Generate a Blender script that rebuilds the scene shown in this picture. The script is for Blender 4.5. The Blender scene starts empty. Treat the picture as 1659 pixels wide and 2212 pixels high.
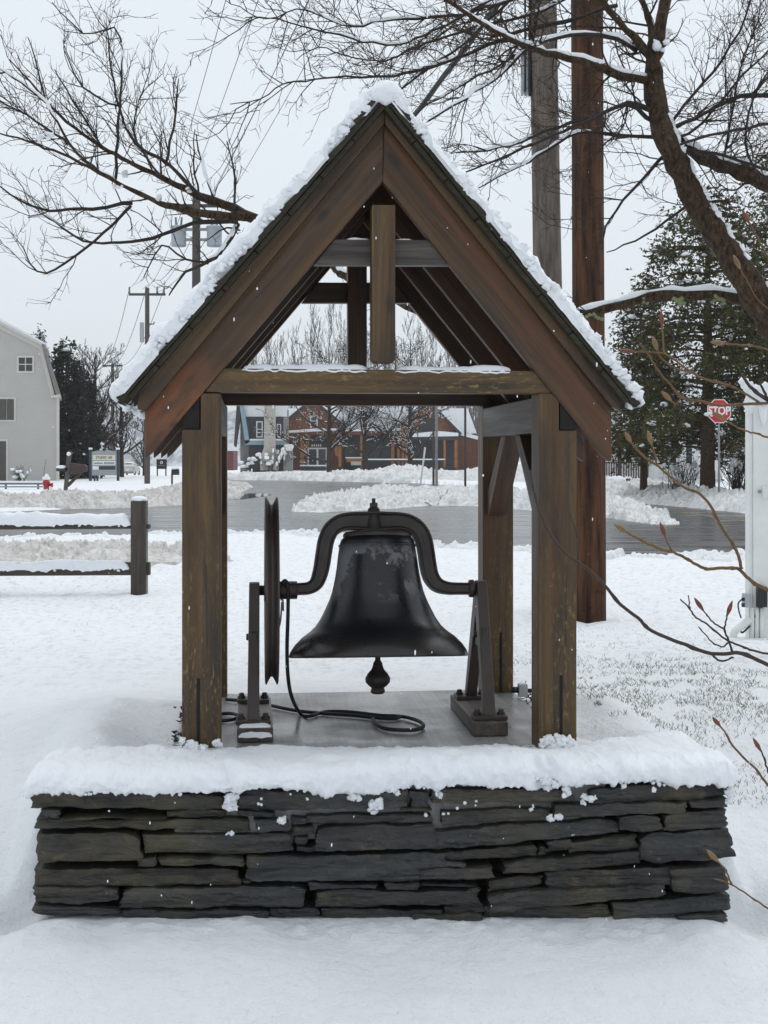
import bpy, bmesh, math, random
import numpy as np
from mathutils import Vector, Matrix
R = math.radians
SC = bpy.context.scene
COL = SC.collection
random.seed(7)

# ------------------------------------------------------------ camera, world, sun, exposure
F, CX, HY, EYE = 3000.0, 829.5, 987.0, 1.6
cam = bpy.data.cameras.new('camera')
camo = bpy.data.objects.new('camera', cam); COL.objects.link(camo)
cam.sensor_fit = 'HORIZONTAL'; cam.sensor_width = 36.0; cam.lens = 36.0 * F / 1659.0
cam.shift_y = -(1106.0 - HY) / 1659.0
cam.clip_start = 0.1; cam.clip_end = 3000
camo.location = (0, 0, EYE); camo.rotation_euler = (R(90), 0, 0)
SC.camera = camo

SUN_EL, SUN_AZ = 62, 20
world = bpy.data.worlds.new('World'); SC.world = world; world.use_nodes = True
nt = world.node_tree; nt.nodes.clear()
o_ = nt.nodes.new('ShaderNodeOutputWorld'); b_ = nt.nodes.new('ShaderNodeBackground')
s_ = nt.nodes.new('ShaderNodeTexSky'); s_.sky_type = 'NISHITA'; s_.sun_disc = False
s_.sun_elevation = R(SUN_EL); s_.sun_rotation = R(SUN_AZ); s_.dust_density = 4.0
m_ = nt.nodes.new('ShaderNodeMix'); m_.data_type = 'RGBA'; m_.inputs[0].default_value = 0.93
m_.inputs[7].default_value = (6.5, 7.0, 7.45, 1)      # closed grey cloud deck over the clear-sky model
nt.links.new(s_.outputs[0], m_.inputs[6]); nt.links.new(m_.outputs[2], b_.inputs[0])
b_.inputs[1].default_value = 0.122
nt.links.new(b_.outputs[0], o_.inputs[0])
sun = bpy.data.lights.new('sun', 'SUN'); suno = bpy.data.objects.new('sun', sun); COL.objects.link(suno)
sun.energy = 1.1; sun.angle = R(70); sun.color = (1.0, 0.985, 0.96)
suno.rotation_euler = (R(90 - SUN_EL), 0, R(180 - SUN_AZ))
suno.location = (0, 0, 30)
SC.view_settings.view_transform = 'Standard'; SC.view_settings.look = 'None'
SC.view_settings.exposure = 0.10; SC.view_settings.gamma = 1.0
try: SC.view_settings.use_curve_mapping = False
except Exception: pass

# ------------------------------------------------------------ picture geometry used for measuring
def P(px, py, Y):
    return Vector(((px - CX) * Y / F, Y, EYE - (py - HY) * Y / F))
TH = math.atan((CX - 544.0) / F)
UA = Vector((math.cos(TH), math.sin(TH), 0)); VA = Vector((-math.sin(TH), math.cos(TH), 0))
O = P(393, 1635, 5.0)                                   # front left foot of the shelter, on its pad
def L(px, py, v):                                       # the point of depth v in the shelter's own frame
    d = Vector(((px - CX) / F, 1, -(py - HY) / F)); c = Vector((0, 0, EYE))
    t = (v - (c - O).dot(VA)) / d.dot(VA)
    q = c + t * d - O
    return q.dot(UA), q.z
def LV(px, py, v):
    u, z = L(px, py, v); return Vector((u, v, z))
def W(u, v, z): return O + UA * u + VA * v + Vector((0, 0, z))

# ------------------------------------------------------------ numpy noise
def _h(ix, iy, iz, s=0):
    n = (ix.astype(np.int64) * 374761393 + iy.astype(np.int64) * 668265263 + iz.astype(np.int64) * 2147483647 + s * 1274126177) & 0xffffffff
    n = ((n ^ (n >> 13)) * 1274126177) & 0xffffffff
    n = ((n ^ (n >> 16)) * 2246822519) & 0xffffffff
    return ((n ^ (n >> 15)) & 0xffffff) / float(0xffffff)
def vnoise(x, y, z=0.0, s=0):
    x = np.asarray(x, float); y = np.asarray(y, float) + 0 * x; z = np.asarray(z, float) + 0 * x
    ix, iy, iz = np.floor(x), np.floor(y), np.floor(z)
    fx, fy, fz = x - ix, y - iy, z - iz
    fx = fx * fx * (3 - 2 * fx); fy = fy * fy * (3 - 2 * fy); fz = fz * fz * (3 - 2 * fz)
    r = 0
    for a in (0, 1):
        for b in (0, 1):
            for c in (0, 1):
                w = (fx if a else 1 - fx) * (fy if b else 1 - fy) * (fz if c else 1 - fz)
                r = r + w * _h(ix + a, iy + b, iz + c, s)
    return r * 2 - 1
def fbm(x, y, z=0.0, o=4, s=0):
    r = 0; a = 1; t = 0
    x = np.asarray(x, float); y = np.asarray(y, float)
    for k in range(o):
        r = r + a * vnoise(x * 2 ** k + 17 * k, y * 2 ** k - 9 * k, np.asarray(z, float) * 2 ** k, s + k); t += a; a *= .5
    return r / t
def worley(x, y, s=0):
    x = np.asarray(x, float); y = np.asarray(y, float)
    ix, iy = np.floor(x), np.floor(y); d = np.full(x.shape, 9.0); hv = np.zeros(x.shape)
    for a in (-1, 0, 1):
        for b in (-1, 0, 1):
            cx = ix + a + _h(ix + a, iy + b, ix * 0, s); cy = iy + b + _h(ix + a, iy + b, ix * 0, s + 5)
            q = np.sqrt((x - cx) ** 2 + (y - cy) ** 2)
            hv = np.where(q < d, _h(ix + a, iy + b, ix * 0, s + 9), hv); d = np.minimum(d, q)
    return d, hv
def sst(a, b, x):
    t = np.clip((np.asarray(x, float) - a) / (b - a), 0, 1); return t * t * (3 - 2 * t)

# ------------------------------------------------------------ mesh helpers
class MB:
    def __init__(s): s.v = []; s.f = []; s.mi = []; s.sm = []
    def add(s, vs, fs, mi=0, smooth=False):
        b = len(s.v); s.v.extend([tuple(p) for p in vs])
        for f in fs: s.f.append(tuple(b + i for i in f))
        s.mi.extend([mi] * len(fs)); s.sm.extend([smooth] * len(fs))
    def box(s, a, b, mi=0):
        x0, y0, z0 = a; x1, y1, z1 = b
        s.add([(x0,y0,z0),(x1,y0,z0),(x1,y1,z0),(x0,y1,z0),(x0,y0,z1),(x1,y0,z1),(x1,y1,z1),(x0,y1,z1)],
              [(0,3,2,1),(4,5,6,7),(0,1,5,4),(1,2,6,5),(2,3,7,6),(3,0,4,7)], mi)
    def prism(s, poly, v0, v1, mi=0):                   # poly of (u, z), counter clockwise seen from -v
        n = len(poly)
        ar = sum(poly[i][0] * poly[(i+1) % n][1] - poly[(i+1) % n][0] * poly[i][1] for i in range(n))
        if ar < 0: poly = poly[::-1]
        vs = [(p[0], v0, p[1]) for p in poly] + [(p[0], v1, p[1]) for p in poly]
        s.add(vs, [tuple(range(n)), tuple(range(2*n-1, n-1, -1))] + [(i, i+n, (i+1) % n + n, (i+1) % n) for i in range(n)], mi)
    def beam(s, p, q, w, h, up=(0,0,1), mi=0):
        p = Vector(p); q = Vector(q); d = (q - p).normalized(); a = d.cross(Vector(up)).normalized(); b = a.cross(d)
        vs = [c + a * (i * w / 2) + b * (j * h / 2) for c in (p, q) for (i, j) in ((-1,-1),(1,-1),(1,1),(-1,1))]
        s.add(vs, [(0,1,2,3),(7,6,5,4),(0,4,5,1),(1,5,6,2),(2,6,7,3),(3,7,4,0)], mi)
    def tube(s, pts, rad, n=6, mi=0, cap=True, flat=None):
        pts = [Vector(p) for p in pts]; m = len(pts)
        if not hasattr(rad, '__len__'): rad = [rad] * m
        vs = []; ref = None
        for i, p in enumerate(pts):
            d = (pts[min(i+1, m-1)] - pts[max(i-1, 0)])
            d = d.normalized() if d.length > 1e-9 else Vector((0,0,1))
            if ref is None:
                ref = Vector((0,0,1)) if abs(d.z) < .9 else Vector((1,0,0))
            a = d.cross(ref)
            if a.length < 1e-6: a = d.cross(Vector((0.3,1,0.2)))
            a.normalize(); b = a.cross(d); ref = b
            for k in range(n):
                t = 2 * math.pi * k / n
                vs.append(p + a * (rad[i] * math.cos(t)) + b * (rad[i] * math.sin(t)))
        fs = [(i*n+k, i*n+(k+1) % n, (i+1)*n+(k+1) % n, (i+1)*n+k) for i in range(m-1) for k in range(n)]
        if cap: fs += [tuple(range(n-1, -1, -1)), tuple(range((m-1)*n, m*n))]
        s.add(vs, fs, mi, True)
    def lathe(s, prof, o=(0,0,0), ax='z', n=32, mi=0, smooth=True):   # prof of (r, h)
        o = Vector(o); vs = []
        for r, h in prof:
            for k in range(n):
                t = 2 * math.pi * k / n; c, q = r * math.cos(t), r * math.sin(t)
                vs.append(o + (Vector((c, q, h)) if ax == 'z' else Vector((h, c, q)) if ax == 'x' else Vector((q, h, c))))
        fs = [(i*n+k, i*n+(k+1) % n, (i+1)*n+(k+1) % n, (i+1)*n+k) for i in range(len(prof)-1) for k in range(n)]
        s.add(vs, fs, mi, smooth)
    def blob(s, c, r, seed=0, amp=.25, fr=1.6, sub=2, mi=0):
        v, f = ICO[sub]
        n = fbm(v[:,0]*fr+seed*3.1, v[:,1]*fr-seed*1.7, v[:,2]*fr+seed, 4)
        q = v * (1 + amp * n)[:,None] * np.array(r if hasattr(r, '__len__') else (r, r, r)) + np.array(c)
        s.add(q.tolist(), f, mi, True)
    def build(s, name, mat=None, parent=None, bevel=0, grain=None, loc=None):
        me = bpy.data.meshes.new(name); me.from_pydata(s.v, [], s.f)
        me.polygons.foreach_set('material_index', s.mi); me.polygons.foreach_set('use_smooth', s.sm)
        if bevel or grain is not None:
            bm = bmesh.new(); bm.from_mesh(me)
            if bevel:
                es = [e for e in bm.edges if e.is_manifold and e.calc_face_angle(0) > .5]
                bmesh.ops.bevel(bm, geom=es, offset=bevel, segments=2, profile=.6, affect='EDGES', clamp_overlap=True)
            bm.to_mesh(me); bm.free()
        if grain is not None:
            d = Vector(grain).normalized(); a = d.cross(Vector((.13,.31,.9))).normalized(); b = a.cross(d)
            off = random.random() * 20
            at = me.attributes.new('gc', 'FLOAT_VECTOR', 'POINT')
            at.data.foreach_set('vector', [x for p in me.vertices for x in (p.co.dot(d) + off, p.co.dot(a) + off, p.co.dot(b))])
        for m in (mat if isinstance(mat, (list, tuple)) else [mat]):
            if m: me.materials.append(m)
        o = bpy.data.objects.new(name, me); COL.objects.link(o)
        if parent: o.parent = parent
        if loc is not None: o.location = loc
        return o
ICO = {}
for _k in (1, 2, 3):
    _b = bmesh.new(); bmesh.ops.create_icosphere(_b, subdivisions=_k, radius=1)
    ICO[_k] = (np.array([v.co[:] for v in _b.verts]), [tuple(v.index for v in f.verts) for f in _b.faces]); _b.free()

def tag(o, label=None, cat=None, group=None, kind=None):
    if label: o['label'] = label
    if cat: o['category'] = cat
    if group: o['group'] = group
    if kind: o['kind'] = kind
    return o
def thing(name, label, cat, loc=(0,0,0), rz=0, group=None):
    o = bpy.data.objects.new(name, None); COL.objects.link(o); o.empty_display_size = .1
    o.location = loc; o.rotation_euler = (0, 0, rz)
    return tag(o, label, cat, group)
def local(o): o.location = O; o.rotation_euler = (0, 0, TH); return o
def copy_tree(o, parent=None):
    c = o.copy(); COL.objects.link(c)
    if parent: c.parent = parent
    for ch in list(o.children): copy_tree(ch, c)
    return c
def grid_mesh(X, Y, Z):                                  # arrays (n, m) to vertex and face lists
    n, m = X.shape
    vs = np.stack([X, Y, Z], -1).reshape(-1, 3).tolist()
    i = (np.arange(n-1)[:,None] * m + np.arange(m-1)[None]).reshape(-1)
    fs = np.stack([i, i+m, i+m+1, i+1], -1).tolist()
    return vs, fs

# ------------------------------------------------------------ materials
class M:
    def __init__(s, name, rough=.6, spec=.5, metal=0):
        s.m = bpy.data.materials.new(name); s.m.use_nodes = True; s.t = s.m.node_tree; s.n = s.t.nodes
        s.b = s.n['Principled BSDF']; s.b.inputs['Roughness'].default_value = rough
        s.b.inputs['Specular IOR Level'].default_value = spec; s.b.inputs['Metallic'].default_value = metal
    def N(s, t, **k):
        n = s.n.new(t)
        for a, b in k.items(): setattr(n, a, b)
        return n
    def l(s, a, b): s.t.links.new(a, b)
    def co(s, kind='Object', scale=(1,1,1), rot=(0,0,0)):
        mp = s.N('ShaderNodeMapping'); mp.inputs['Scale'].default_value = scale; mp.inputs['Rotation'].default_value = rot
        if kind == 'gc':
            a = s.N('ShaderNodeAttribute'); a.attribute_name = 'gc'; s.l(a.outputs['Vector'], mp.inputs[0])
        elif kind == 'World':
            a = s.N('ShaderNodeNewGeometry'); s.l(a.outputs['Position'], mp.inputs[0])
        else:
            a = s.N('ShaderNodeTexCoord'); s.l(a.outputs[kind], mp.inputs[0])
        return mp.outputs[0]
    def noise(s, co, sc=5, det=4, ro=.55, dist=0):
        n = s.N('ShaderNodeTexNoise'); n.inputs['Scale'].default_value = sc; n.inputs['Detail'].default_value = det
        n.inputs['Roughness'].default_value = ro; n.inputs['Distortion'].default_value = dist; s.l(co, n.inputs['Vector']); return n.outputs[0]
    def voro(s, co, sc=5, feat='F1'):
        n = s.N('ShaderNodeTexVoronoi'); n.feature = feat; n.inputs['Scale'].default_value = sc; s.l(co, n.inputs['Vector']); return n.outputs[0]
    def ramp(s, fac, a, b, ca=(0,0,0,1), cb=(1,1,1,1)):
        n = s.N('ShaderNodeValToRGB'); n.color_ramp.elements[0].position = a; n.color_ramp.elements[1].position = b
        n.color_ramp.elements[0].color = ca if len(ca) == 4 else (*ca, 1); n.color_ramp.elements[1].color = cb if len(cb) == 4 else (*cb, 1)
        s.l(fac, n.inputs[0]); return n.outputs[0]
    def mix(s, fac, a, b, mode='MIX'):
        n = s.N('ShaderNodeMix'); n.data_type = 'RGBA'; n.blend_type = mode
        for v, i in ((fac, 0), (a, 6), (b, 7)):
            if isinstance(v, (int, float)): n.inputs[i].default_value = v
            elif isinstance(v, tuple): n.inputs[i].default_value = (*v[:3], 1)
            else: s.l(v, n.inputs[i])
        return n.outputs[2]
    def math(s, op, a, b=None):
        n = s.N('ShaderNodeMath'); n.operation = op; n.use_clamp = True
        for v, i in ((a, 0), (b, 1)):
            if v is None: continue
            if isinstance(v, (int, float)): n.inputs[i].default_value = v
            else: s.l(v, n.inputs[i])
        return n.outputs[0]
    def col(s, v):
        if isinstance(v, tuple): s.b.inputs['Base Color'].default_value = (*v[:3], 1)
        else: s.l(v, s.b.inputs['Base Color'])
    def rough(s, v): s.l(v, s.b.inputs['Roughness'])
    def bump(s, h, st=.3, dist=.01):
        n = s.N('ShaderNodeBump'); n.inputs['Strength'].default_value = st; n.inputs['Distance'].default_value = dist
        if s.b.inputs['Normal'].links: s.l(s.b.inputs['Normal'].links[0].from_socket, n.inputs['Normal'])
        s.l(h, n.inputs['Height']); s.l(n.outputs[0], s.b.inputs['Normal'])
    def rnd(s):
        return s.N('ShaderNodeObjectInfo').outputs['Random']

def snow_mat(name, dirt=0.0, fine=1.0, lo=(.80,.83,.87), hi=(.88,.89,.905), slush_shade=0):
    m = M(name, .75, .25); c = m.co('World')
    base = m.mix(m.noise(c, 1.7, 3), lo, hi)
    if slush_shade:                                               # thin wet slush, with pit shade put into its grey mottling, away from the wall
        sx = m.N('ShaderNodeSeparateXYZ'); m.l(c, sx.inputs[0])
        w_ = m.math('MULTIPLY', m.ramp(m.noise(m.co('World', (1, .55, 1)), 15, 6, .75), .50, .66), m.math('ADD', m.math('MULTIPLY', m.ramp(m.math('MULTIPLY', sx.outputs[1], .05), .31, .40), slush_shade), .06))
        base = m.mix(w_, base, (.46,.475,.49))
    if dirt:
        d = m.ramp(m.noise(c, 1.1, 6, .7), .62 - .3*dirt, .80)
        d2 = m.ramp(m.noise(c, 7, 4, .7), .42, .75)
        base = m.mix(m.math('MULTIPLY', d2, min(1, .35 + dirt * .6)), base, (.36,.335,.285))
        base = m.mix(m.math('MULTIPLY', m.ramp(m.noise(c, 16, 4, .7), .60, .70), dirt * .8), base, (.10,.085,.065))
        base = m.mix(m.math('MULTIPLY', d, .55 * dirt), base, (.30,.27,.22))
    m.col(base)
    m.bump(m.noise(c, 9, 5, .6), .35 * fine, .035); m.bump(m.noise(c, 22, 5, .7), .45 * fine, .02); m.bump(m.noise(c, 75, 5, .7), .5 * fine, .007)
    return m.m
def wood_mat(name, c1, c2, c3, red=.3, lichen=0.0, zl=(.05,.7), rough=.5, orange=None):
    m = M(name, rough, .45); g = m.co('gc', (1.0, 34, 34)); g2 = m.co('gc', (.7, 13, 13)); g3 = m.co('gc', (4, 120, 120)); g4 = m.co('gc', (1.2, 17, 17))
    ob = m.co('Object')
    k = m.mix(m.ramp(m.noise(g, 1, 6, .6, .6), .3, .72), c1, c2)
    k = m.mix(m.math('MULTIPLY', m.ramp(m.noise(g2, 1, 4, .6, .4), .46, .66), red), k, c3)
    k = m.mix(m.math('MULTIPLY', m.ramp(m.noise(m.co('gc', (1.5, 4, 4)), 1, 4, .6, .5), .50, .66), .55), k, (.016,.012,.010))
    k = m.mix(m.math('MULTIPLY', m.ramp(m.noise(g3, 1, 4, .65), .52, .74), .55), k, (.010,.008,.007))
    k = m.mix(m.math('MULTIPLY', m.ramp(m.noise(g4, 1, 5, .65, .8), .53, .68), .70), k, (.014,.011,.010))
    k = m.mix(m.ramp(m.noise(m.co('gc', (.8, 30, 30)), 1, 5, .7, .3), .655, .685), k, (.005,.004,.004))
    kn = m.ramp(m.voro(m.co('gc', (2.6, 5.5, 5.5)), 1.0), .05, .12, (1,1,1), (0,0,0))
    k = m.mix(m.math('MULTIPLY', kn, .75), k, (.012,.009,.008))
    if lichen:
        sp = m.ramp(m.noise(m.co('gc', (26, 95, 95)), 1, 4, .7), .55, .68)
        pa = m.ramp(m.noise(m.co('gc', (3, 9, 9)), 1, 3, .6), .38, .62)
        sx = m.N('ShaderNodeSeparateXYZ'); m.l(ob, sx.inputs[0])
        mr = m.N('ShaderNodeMapRange'); mr.inputs[1].default_value = zl[0]; mr.inputs[2].default_value = zl[1]
        mr.inputs[3].default_value = 1; mr.inputs[4].default_value = 0.06; m.l(sx.outputs[2], mr.inputs[0])
        w = m.math('MULTIPLY', m.math('MULTIPLY', sp, pa), m.math('MULTIPLY', mr.outputs[0], lichen))
        k = m.mix(w, k, (.30,.215,.055))
    if orange:                                            # worn patch where the stain has peeled, at a fixed place on the timber
        mp = m.N('ShaderNodeMapping'); tc = m.N('ShaderNodeTexCoord'); m.l(tc.outputs['Object'], mp.inputs[0])
        sx = m.N('ShaderNodeVectorMath'); sx.operation = 'DISTANCE'; m.l(tc.outputs['Object'], sx.inputs[0]); sx.inputs[1].default_value = orange[0]
        mr = m.N('ShaderNodeMapRange'); mr.inputs[1].default_value = orange[1]*.25; mr.inputs[2].default_value = orange[1]
        mr.inputs[3].default_value = 1; mr.inputs[4].default_value = 0; m.l(sx.outputs['Value'], mr.inputs[0])
        w = m.math('MULTIPLY', mr.outputs[0], m.ramp(m.noise(m.co('gc', (6, 14, 14)), 1, 4, .6), .40, .58))
        k = m.mix(m.math('MULTIPLY', w, .8), k, (.20,.066,.022))
    m.col(k)
    m.bump(m.noise(g3, 1, 4, .6), .4, .004); m.bump(m.noise(g, 1, 4), .35, .005)
    m.rough(m.ramp(m.noise(g2, 1.3, 3), .3, .7, (rough-.12,)*3, (rough+.15,)*3))
    return m.m
def plain(name, c, rough=.6, spec=.5, metal=0, var=.25, sc=8, bump=.15, bsc=40, c2=None):
    m = M(name, rough, spec, metal); k = m.co('Object')
    c2 = c2 or tuple(x * (1 - var) for x in c)
    m.col(m.mix(m.ramp(m.noise(k, sc, 5, .6), .3, .7), c2, c)); m.bump(m.noise(k, bsc, 4, .6), bump, .004)
    return m.m
def bark_mat(name, c1, c2, c3=None, sc=1.0, zs=.35):
    m = M(name, .8, .25); k = m.co('Object', (1, 1, zs))
    a = m.mix(m.ramp(m.noise(k, 18*sc, 5, .65), .35, .65), c1, c2)
    if c3: a = m.mix(m.ramp(m.noise(m.co('Object'), 9*sc, 5, .7), .58, .68), a, c3)
    m.col(a); m.bump(m.noise(k, 26*sc, 6, .75), 1.0, .03)
    return m.m
MT = {}
MT['snow'] = snow_mat('snow', 0, .75)
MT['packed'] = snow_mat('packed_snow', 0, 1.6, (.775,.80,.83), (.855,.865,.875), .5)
MT['dirty'] = snow_mat('ploughed_snow', .42, 1.2, (.76,.775,.79), (.84,.84,.84), .3)
MT['dirtier'] = snow_mat('ploughed_snow_dirty', .9, 1.2, (.72,.72,.71), (.80,.79,.77), .3)
MT['post'] = wood_mat('stained_post', (.042,.025,.009), (.128,.072,.021), (.075,.028,.010), .6, 1.8, (0.05,.85))
MT['beam'] = wood_mat('stained_beam', (.046,.028,.011), (.135,.080,.026), (.080,.036,.013), .4, .7, (5,6))
MT['raft'] = wood_mat('stained_rafter', (.026,.015,.008), (.120,.061,.021), (.130,.040,.012), .75)
_ol = LV(352, 905, 0)
MT['raftL'] = wood_mat('stained_rafter_peeled', (.026,.015,.008), (.116,.059,.021), (.130,.040,.012), .75, orange=((_ol.x + .05, _ol.y, _ol.z + .06), .24))
MT['trim'] = wood_mat('stained_trim', (.040,.024,.010), (.122,.071,.025), (.085,.034,.012), .45)
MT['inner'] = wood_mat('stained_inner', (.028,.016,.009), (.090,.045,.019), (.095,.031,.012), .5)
MT['greyw'] = wood_mat('weathered_wood', (.055,.045,.038), (.12,.10,.085), (.07,.05,.035), .3)
MT['end'] = plain('end_grain', (.016,.013,.012), .7, .3, var=.5, sc=25)
def shingle_mat():
    m = M('cedar_shingle', .75, .3); k = m.co('Object', (6, 60, 60)); a = m.mix(m.ramp(m.noise(k, 1, 5), .3, .7), (.016,.015,.010), (.052,.045,.029))
    a = m.mix(m.math('MULTIPLY', m.rnd(), .5), a, (.03,.024,.016)); m.col(a); m.bump(m.noise(k, 1, 4), .5, .004); return m.m
MT['shingle'] = shingle_mat()
def stone_mat():
    m = M('slate', .58, .4); r = m.rnd(); k = m.co('Object', (3.2, 3.2, 26)); w = m.co('World')
    hue = m.N('ShaderNodeValToRGB'); cr = hue.color_ramp; cr.interpolation = 'LINEAR'
    for p_ in (.3, .55, .8): cr.elements.new(p_)
    for e_, c_ in zip(cr.elements, [(.046,.049,.050), (.052,.045,.042), (.074,.076,.074), (.036,.043,.048), (.070,.064,.042)]): e_.color = (*c_, 1)
    m.l(r, hue.inputs[0])
    a = m.mix(m.ramp(m.noise(k, 1.0, 6, .72, .5), .32, .62), (.016,.016,.015), hue.outputs[0])
    a = m.mix(m.math('MULTIPLY', m.ramp(m.noise(w, 3.2, 5, .65), .48, .70), .65), a, (.105,.090,.050))
    a = m.mix(m.math('MULTIPLY', m.ramp(m.noise(w, 8, 6, .75), .60, .72), .6), a, (.175,.150,.065))
    a = m.mix(m.math('MULTIPLY', m.ramp(m.noise(w, 38, 6, .8), .60, .72), .7), a, (.17,.165,.15))
    a = m.mix(m.math('MULTIPLY', m.ramp(m.noise(m.co('Object', (1.6,1.6,34)), 1.0, 5, .7, .4), .34, .42, (1,1,1), (0,0,0)), .8), a, (.010,.010,.010))
    m.col(a); m.bump(m.voro(m.co('Object', (9, 9, 26)), 1.0), .55, .02); m.bump(m.noise(k, 1.0, 6, .7), .85, .022); m.bump(m.noise(w, 60, 4, .7), .35, .005)
    m.rough(m.ramp(m.noise(w, 6, 3), .3, .7, (.42,)*3, (.72,)*3)); return m.m
MT['stone'] = stone_mat()
MT['core'] = plain('wall_core', (.012,.011,.010), .9, .1)
def concrete_mat():
    m = M('wet_concrete', .35, .5); w = m.co('Object', (60, 2.2, 10)); o = m.co('Object')
    a = m.mix(m.ramp(m.noise(w, 1, 5, .6), .35, .65), (.20,.198,.196), (.29,.287,.284))
    a = m.mix(m.ramp(m.noise(o, 4, 5, .65), .5, .75), a, (.14,.13,.11))
    a = m.mix(m.ramp(m.voro(o, 46), .05, .14, (1,1,1), (0,0,0)), a, (.05,.045,.042))
    m.col(a); m.bump(m.noise(w, 1, 4), .35, .003); m.rough(m.ramp(m.noise(o, 3, 4), .35, .65, (.2,)*3, (.55,)*3)); return m.m
MT['concrete'] = concrete_mat()
def bell_mat():
    m = M('painted_bell', .3, .5); o = m.co('Object')
    a = m.mix(m.ramp(m.noise(o, 6, 5, .6), .3, .7), (.0055,.0062,.008), (.0095,.010,.012))
    sx = m.N('ShaderNodeSeparateXYZ'); m.l(o, sx.inputs[0])
    hi = m.ramp(sx.outputs[2], .20, .27); lo = m.ramp(sx.outputs[2], .03, .10, (1,1,1), (0,0,0))
    pt = m.math('MULTIPLY', m.ramp(m.noise(o, 4.2, 9, .66), .485, .515), hi)
    pt = m.math('MULTIPLY', pt, m.ramp(sx.outputs[2], .40, .46, (1,1,1), (0,0,0)))
    a = m.mix(m.math('MULTIPLY', pt, .8), a, (.17,.174,.184))
    a = m.mix(m.math('MULTIPLY', lo, .7), a, (.022,.017,.014))
    m.col(a); m.rough(m.math('ADD', m.ramp(m.noise(o, 9, 5, .7), .3, .7, (.22,)*3, (.40,)*3), m.math('MULTIPLY', pt, .4)))
    m.bump(m.noise(o, 40, 5, .7), .12, .003); return m.m
MT['bell'] = bell_mat()
MT['iron'] = plain('rusty_iron', (.050,.034,.028), .5, .5, 0, .45, 11, .5, 70, (.018,.015,.015))
MT['ironb'] = plain('brown_iron', (.068,.050,.044), .5, .45, 0, .35, 10, .25, 60)
MT['rope'] = plain('dark_rope', (.014,.013,.013), .6, .4, bump=.5, bsc=160)
MT['ropeg'] = plain('grey_wire', (.12,.12,.13), .45, .5)
MT['ice'] = plain('clear_ice', (.62,.66,.70), .12, .6, var=.1, bump=.4, bsc=30)
MT['bark'] = bark_mat('lichened_bark', (.018,.012,.009), (.120,.074,.040), (.125,.130,.088), 2.6)
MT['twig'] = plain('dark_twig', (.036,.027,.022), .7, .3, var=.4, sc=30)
MT['hazed_twig'] = plain('hazed_twig', (.15,.135,.125), .8, .2, var=.4, sc=3)  # distant wood: haze and clinging snow put into the pale base colour
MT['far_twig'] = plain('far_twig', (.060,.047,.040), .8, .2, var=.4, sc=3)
MT['lichen'] = plain('pale_lichen', (.21,.25,.13), .9, .1, bump=.8, bsc=60)
MT['pole_b'] = bark_mat('creosote_pole', (.016,.009,.007), (.120,.052,.023), (.022,.013,.010), .9, .10)
MT['pole_g'] = bark_mat('grey_pole', (.075,.060,.050), (.21,.178,.150), (.06,.047,.038), .7, .12)
MT['pole_far'] = plain('weathered_pole', (.11,.095,.085), .8, .2)
MT['wire'] = plain('wire', (.05,.05,.055), .6, .3)
MT['shoot'] = plain('young_bark', (.17,.090,.032), .55, .4, var=.5, sc=30, bump=.3, bsc=120)
MT['shootd'] = plain('dark_young_bark', (.055,.034,.026), .6, .35, var=.4, sc=40, bump=.3, bsc=120)
MT['bud'] = plain('red_bud', (.20,.055,.030), .5, .4, var=.5, sc=80)
MT['budg'] = plain('tan_bud', (.26,.15,.065), .5, .4, var=.5, sc=80)
MT['white'] = plain('white_paint', (.80,.81,.80), .5, .4, var=.12, sc=6, bump=.1)
MT['whitew'] = plain('weathered_white_paint', (.82,.83,.82), .55, .4, sc=4, bump=.2, c2=(.68,.69,.66))
def siding():
    m = M('cream_siding', .7, .3); o = m.co('Object'); w = m.N('ShaderNodeTexWave'); w.bands_direction = 'Z'; w.wave_profile = 'SAW'; w.inputs['Scale'].default_value = 2.6; m.l(o, w.inputs[0])
    k = m.mix(m.ramp(m.noise(o, 1.2, 4), .3, .7), (.47,.46,.43), (.51,.50,.465)); m.col(m.mix(m.ramp(w.outputs[1], .0, .25, (1,1,1), (0,0,0)), k, (.40,.39,.365))); m.bump(w.outputs[1], .5, .03); return m.m
MT['cream'] = siding()
MT['trimw'] = plain('cream_trim', (.62,.60,.54), .6, .3, var=.08)
MT['glass'] = plain('dark_glass', (.03,.036,.042), .08, .6, var=.2, bump=0)
MT['shutter'] = plain('taupe_panel', (.10,.095,.085), .6, .3)
MT['plank'] = plain('orange_brown_siding', (.31,.135,.062), .7, .3, var=.5, sc=3, c2=(.17,.078,.044))
MT['barn'] = plain('red_brown_siding', (.155,.068,.046), .75, .2, var=.3, sc=2)
MT['orange'] = plain('orange_timber', (.36,.15,.045), .6, .3, var=.35, sc=4)
MT['dark'] = plain('dark_grey_wall', (.060,.058,.060), .7, .3)
MT['greyw2'] = plain('grey_wall', (.24,.235,.23), .7, .3)
MT['teal'] = plain('pale_teal_metal', (.25,.37,.42), .4, .5, var=.2)
MT['stucco'] = plain('tan_stucco', (.46,.43,.38), .85, .2, var=.12, sc=3)
MT['red'] = plain('red_paint', (.42,.018,.022), .45, .5, var=.2)
MT['stopred'] = plain('sign_red', (.55,.014,.03), .4, .5, var=.08)
MT['signw'] = plain('sign_white', (.82,.83,.83), .5, .4, var=.04, bump=0)
MT['steel'] = plain('galvanised_steel', (.30,.31,.32), .45, .5, .3, var=.2)
MT['grey_p'] = plain('grey_plastic', (.40,.42,.44), .45, .5, var=.1)
MT['black_p'] = plain('black_plastic', (.012,.013,.016), .4, .5)
MT['blue_p'] = plain('dark_blue_plastic', (.02,.05,.10), .4, .5)
MT['trans'] = plain('transformer_paint', (.42,.47,.52), .45, .5, var=.12)
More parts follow.
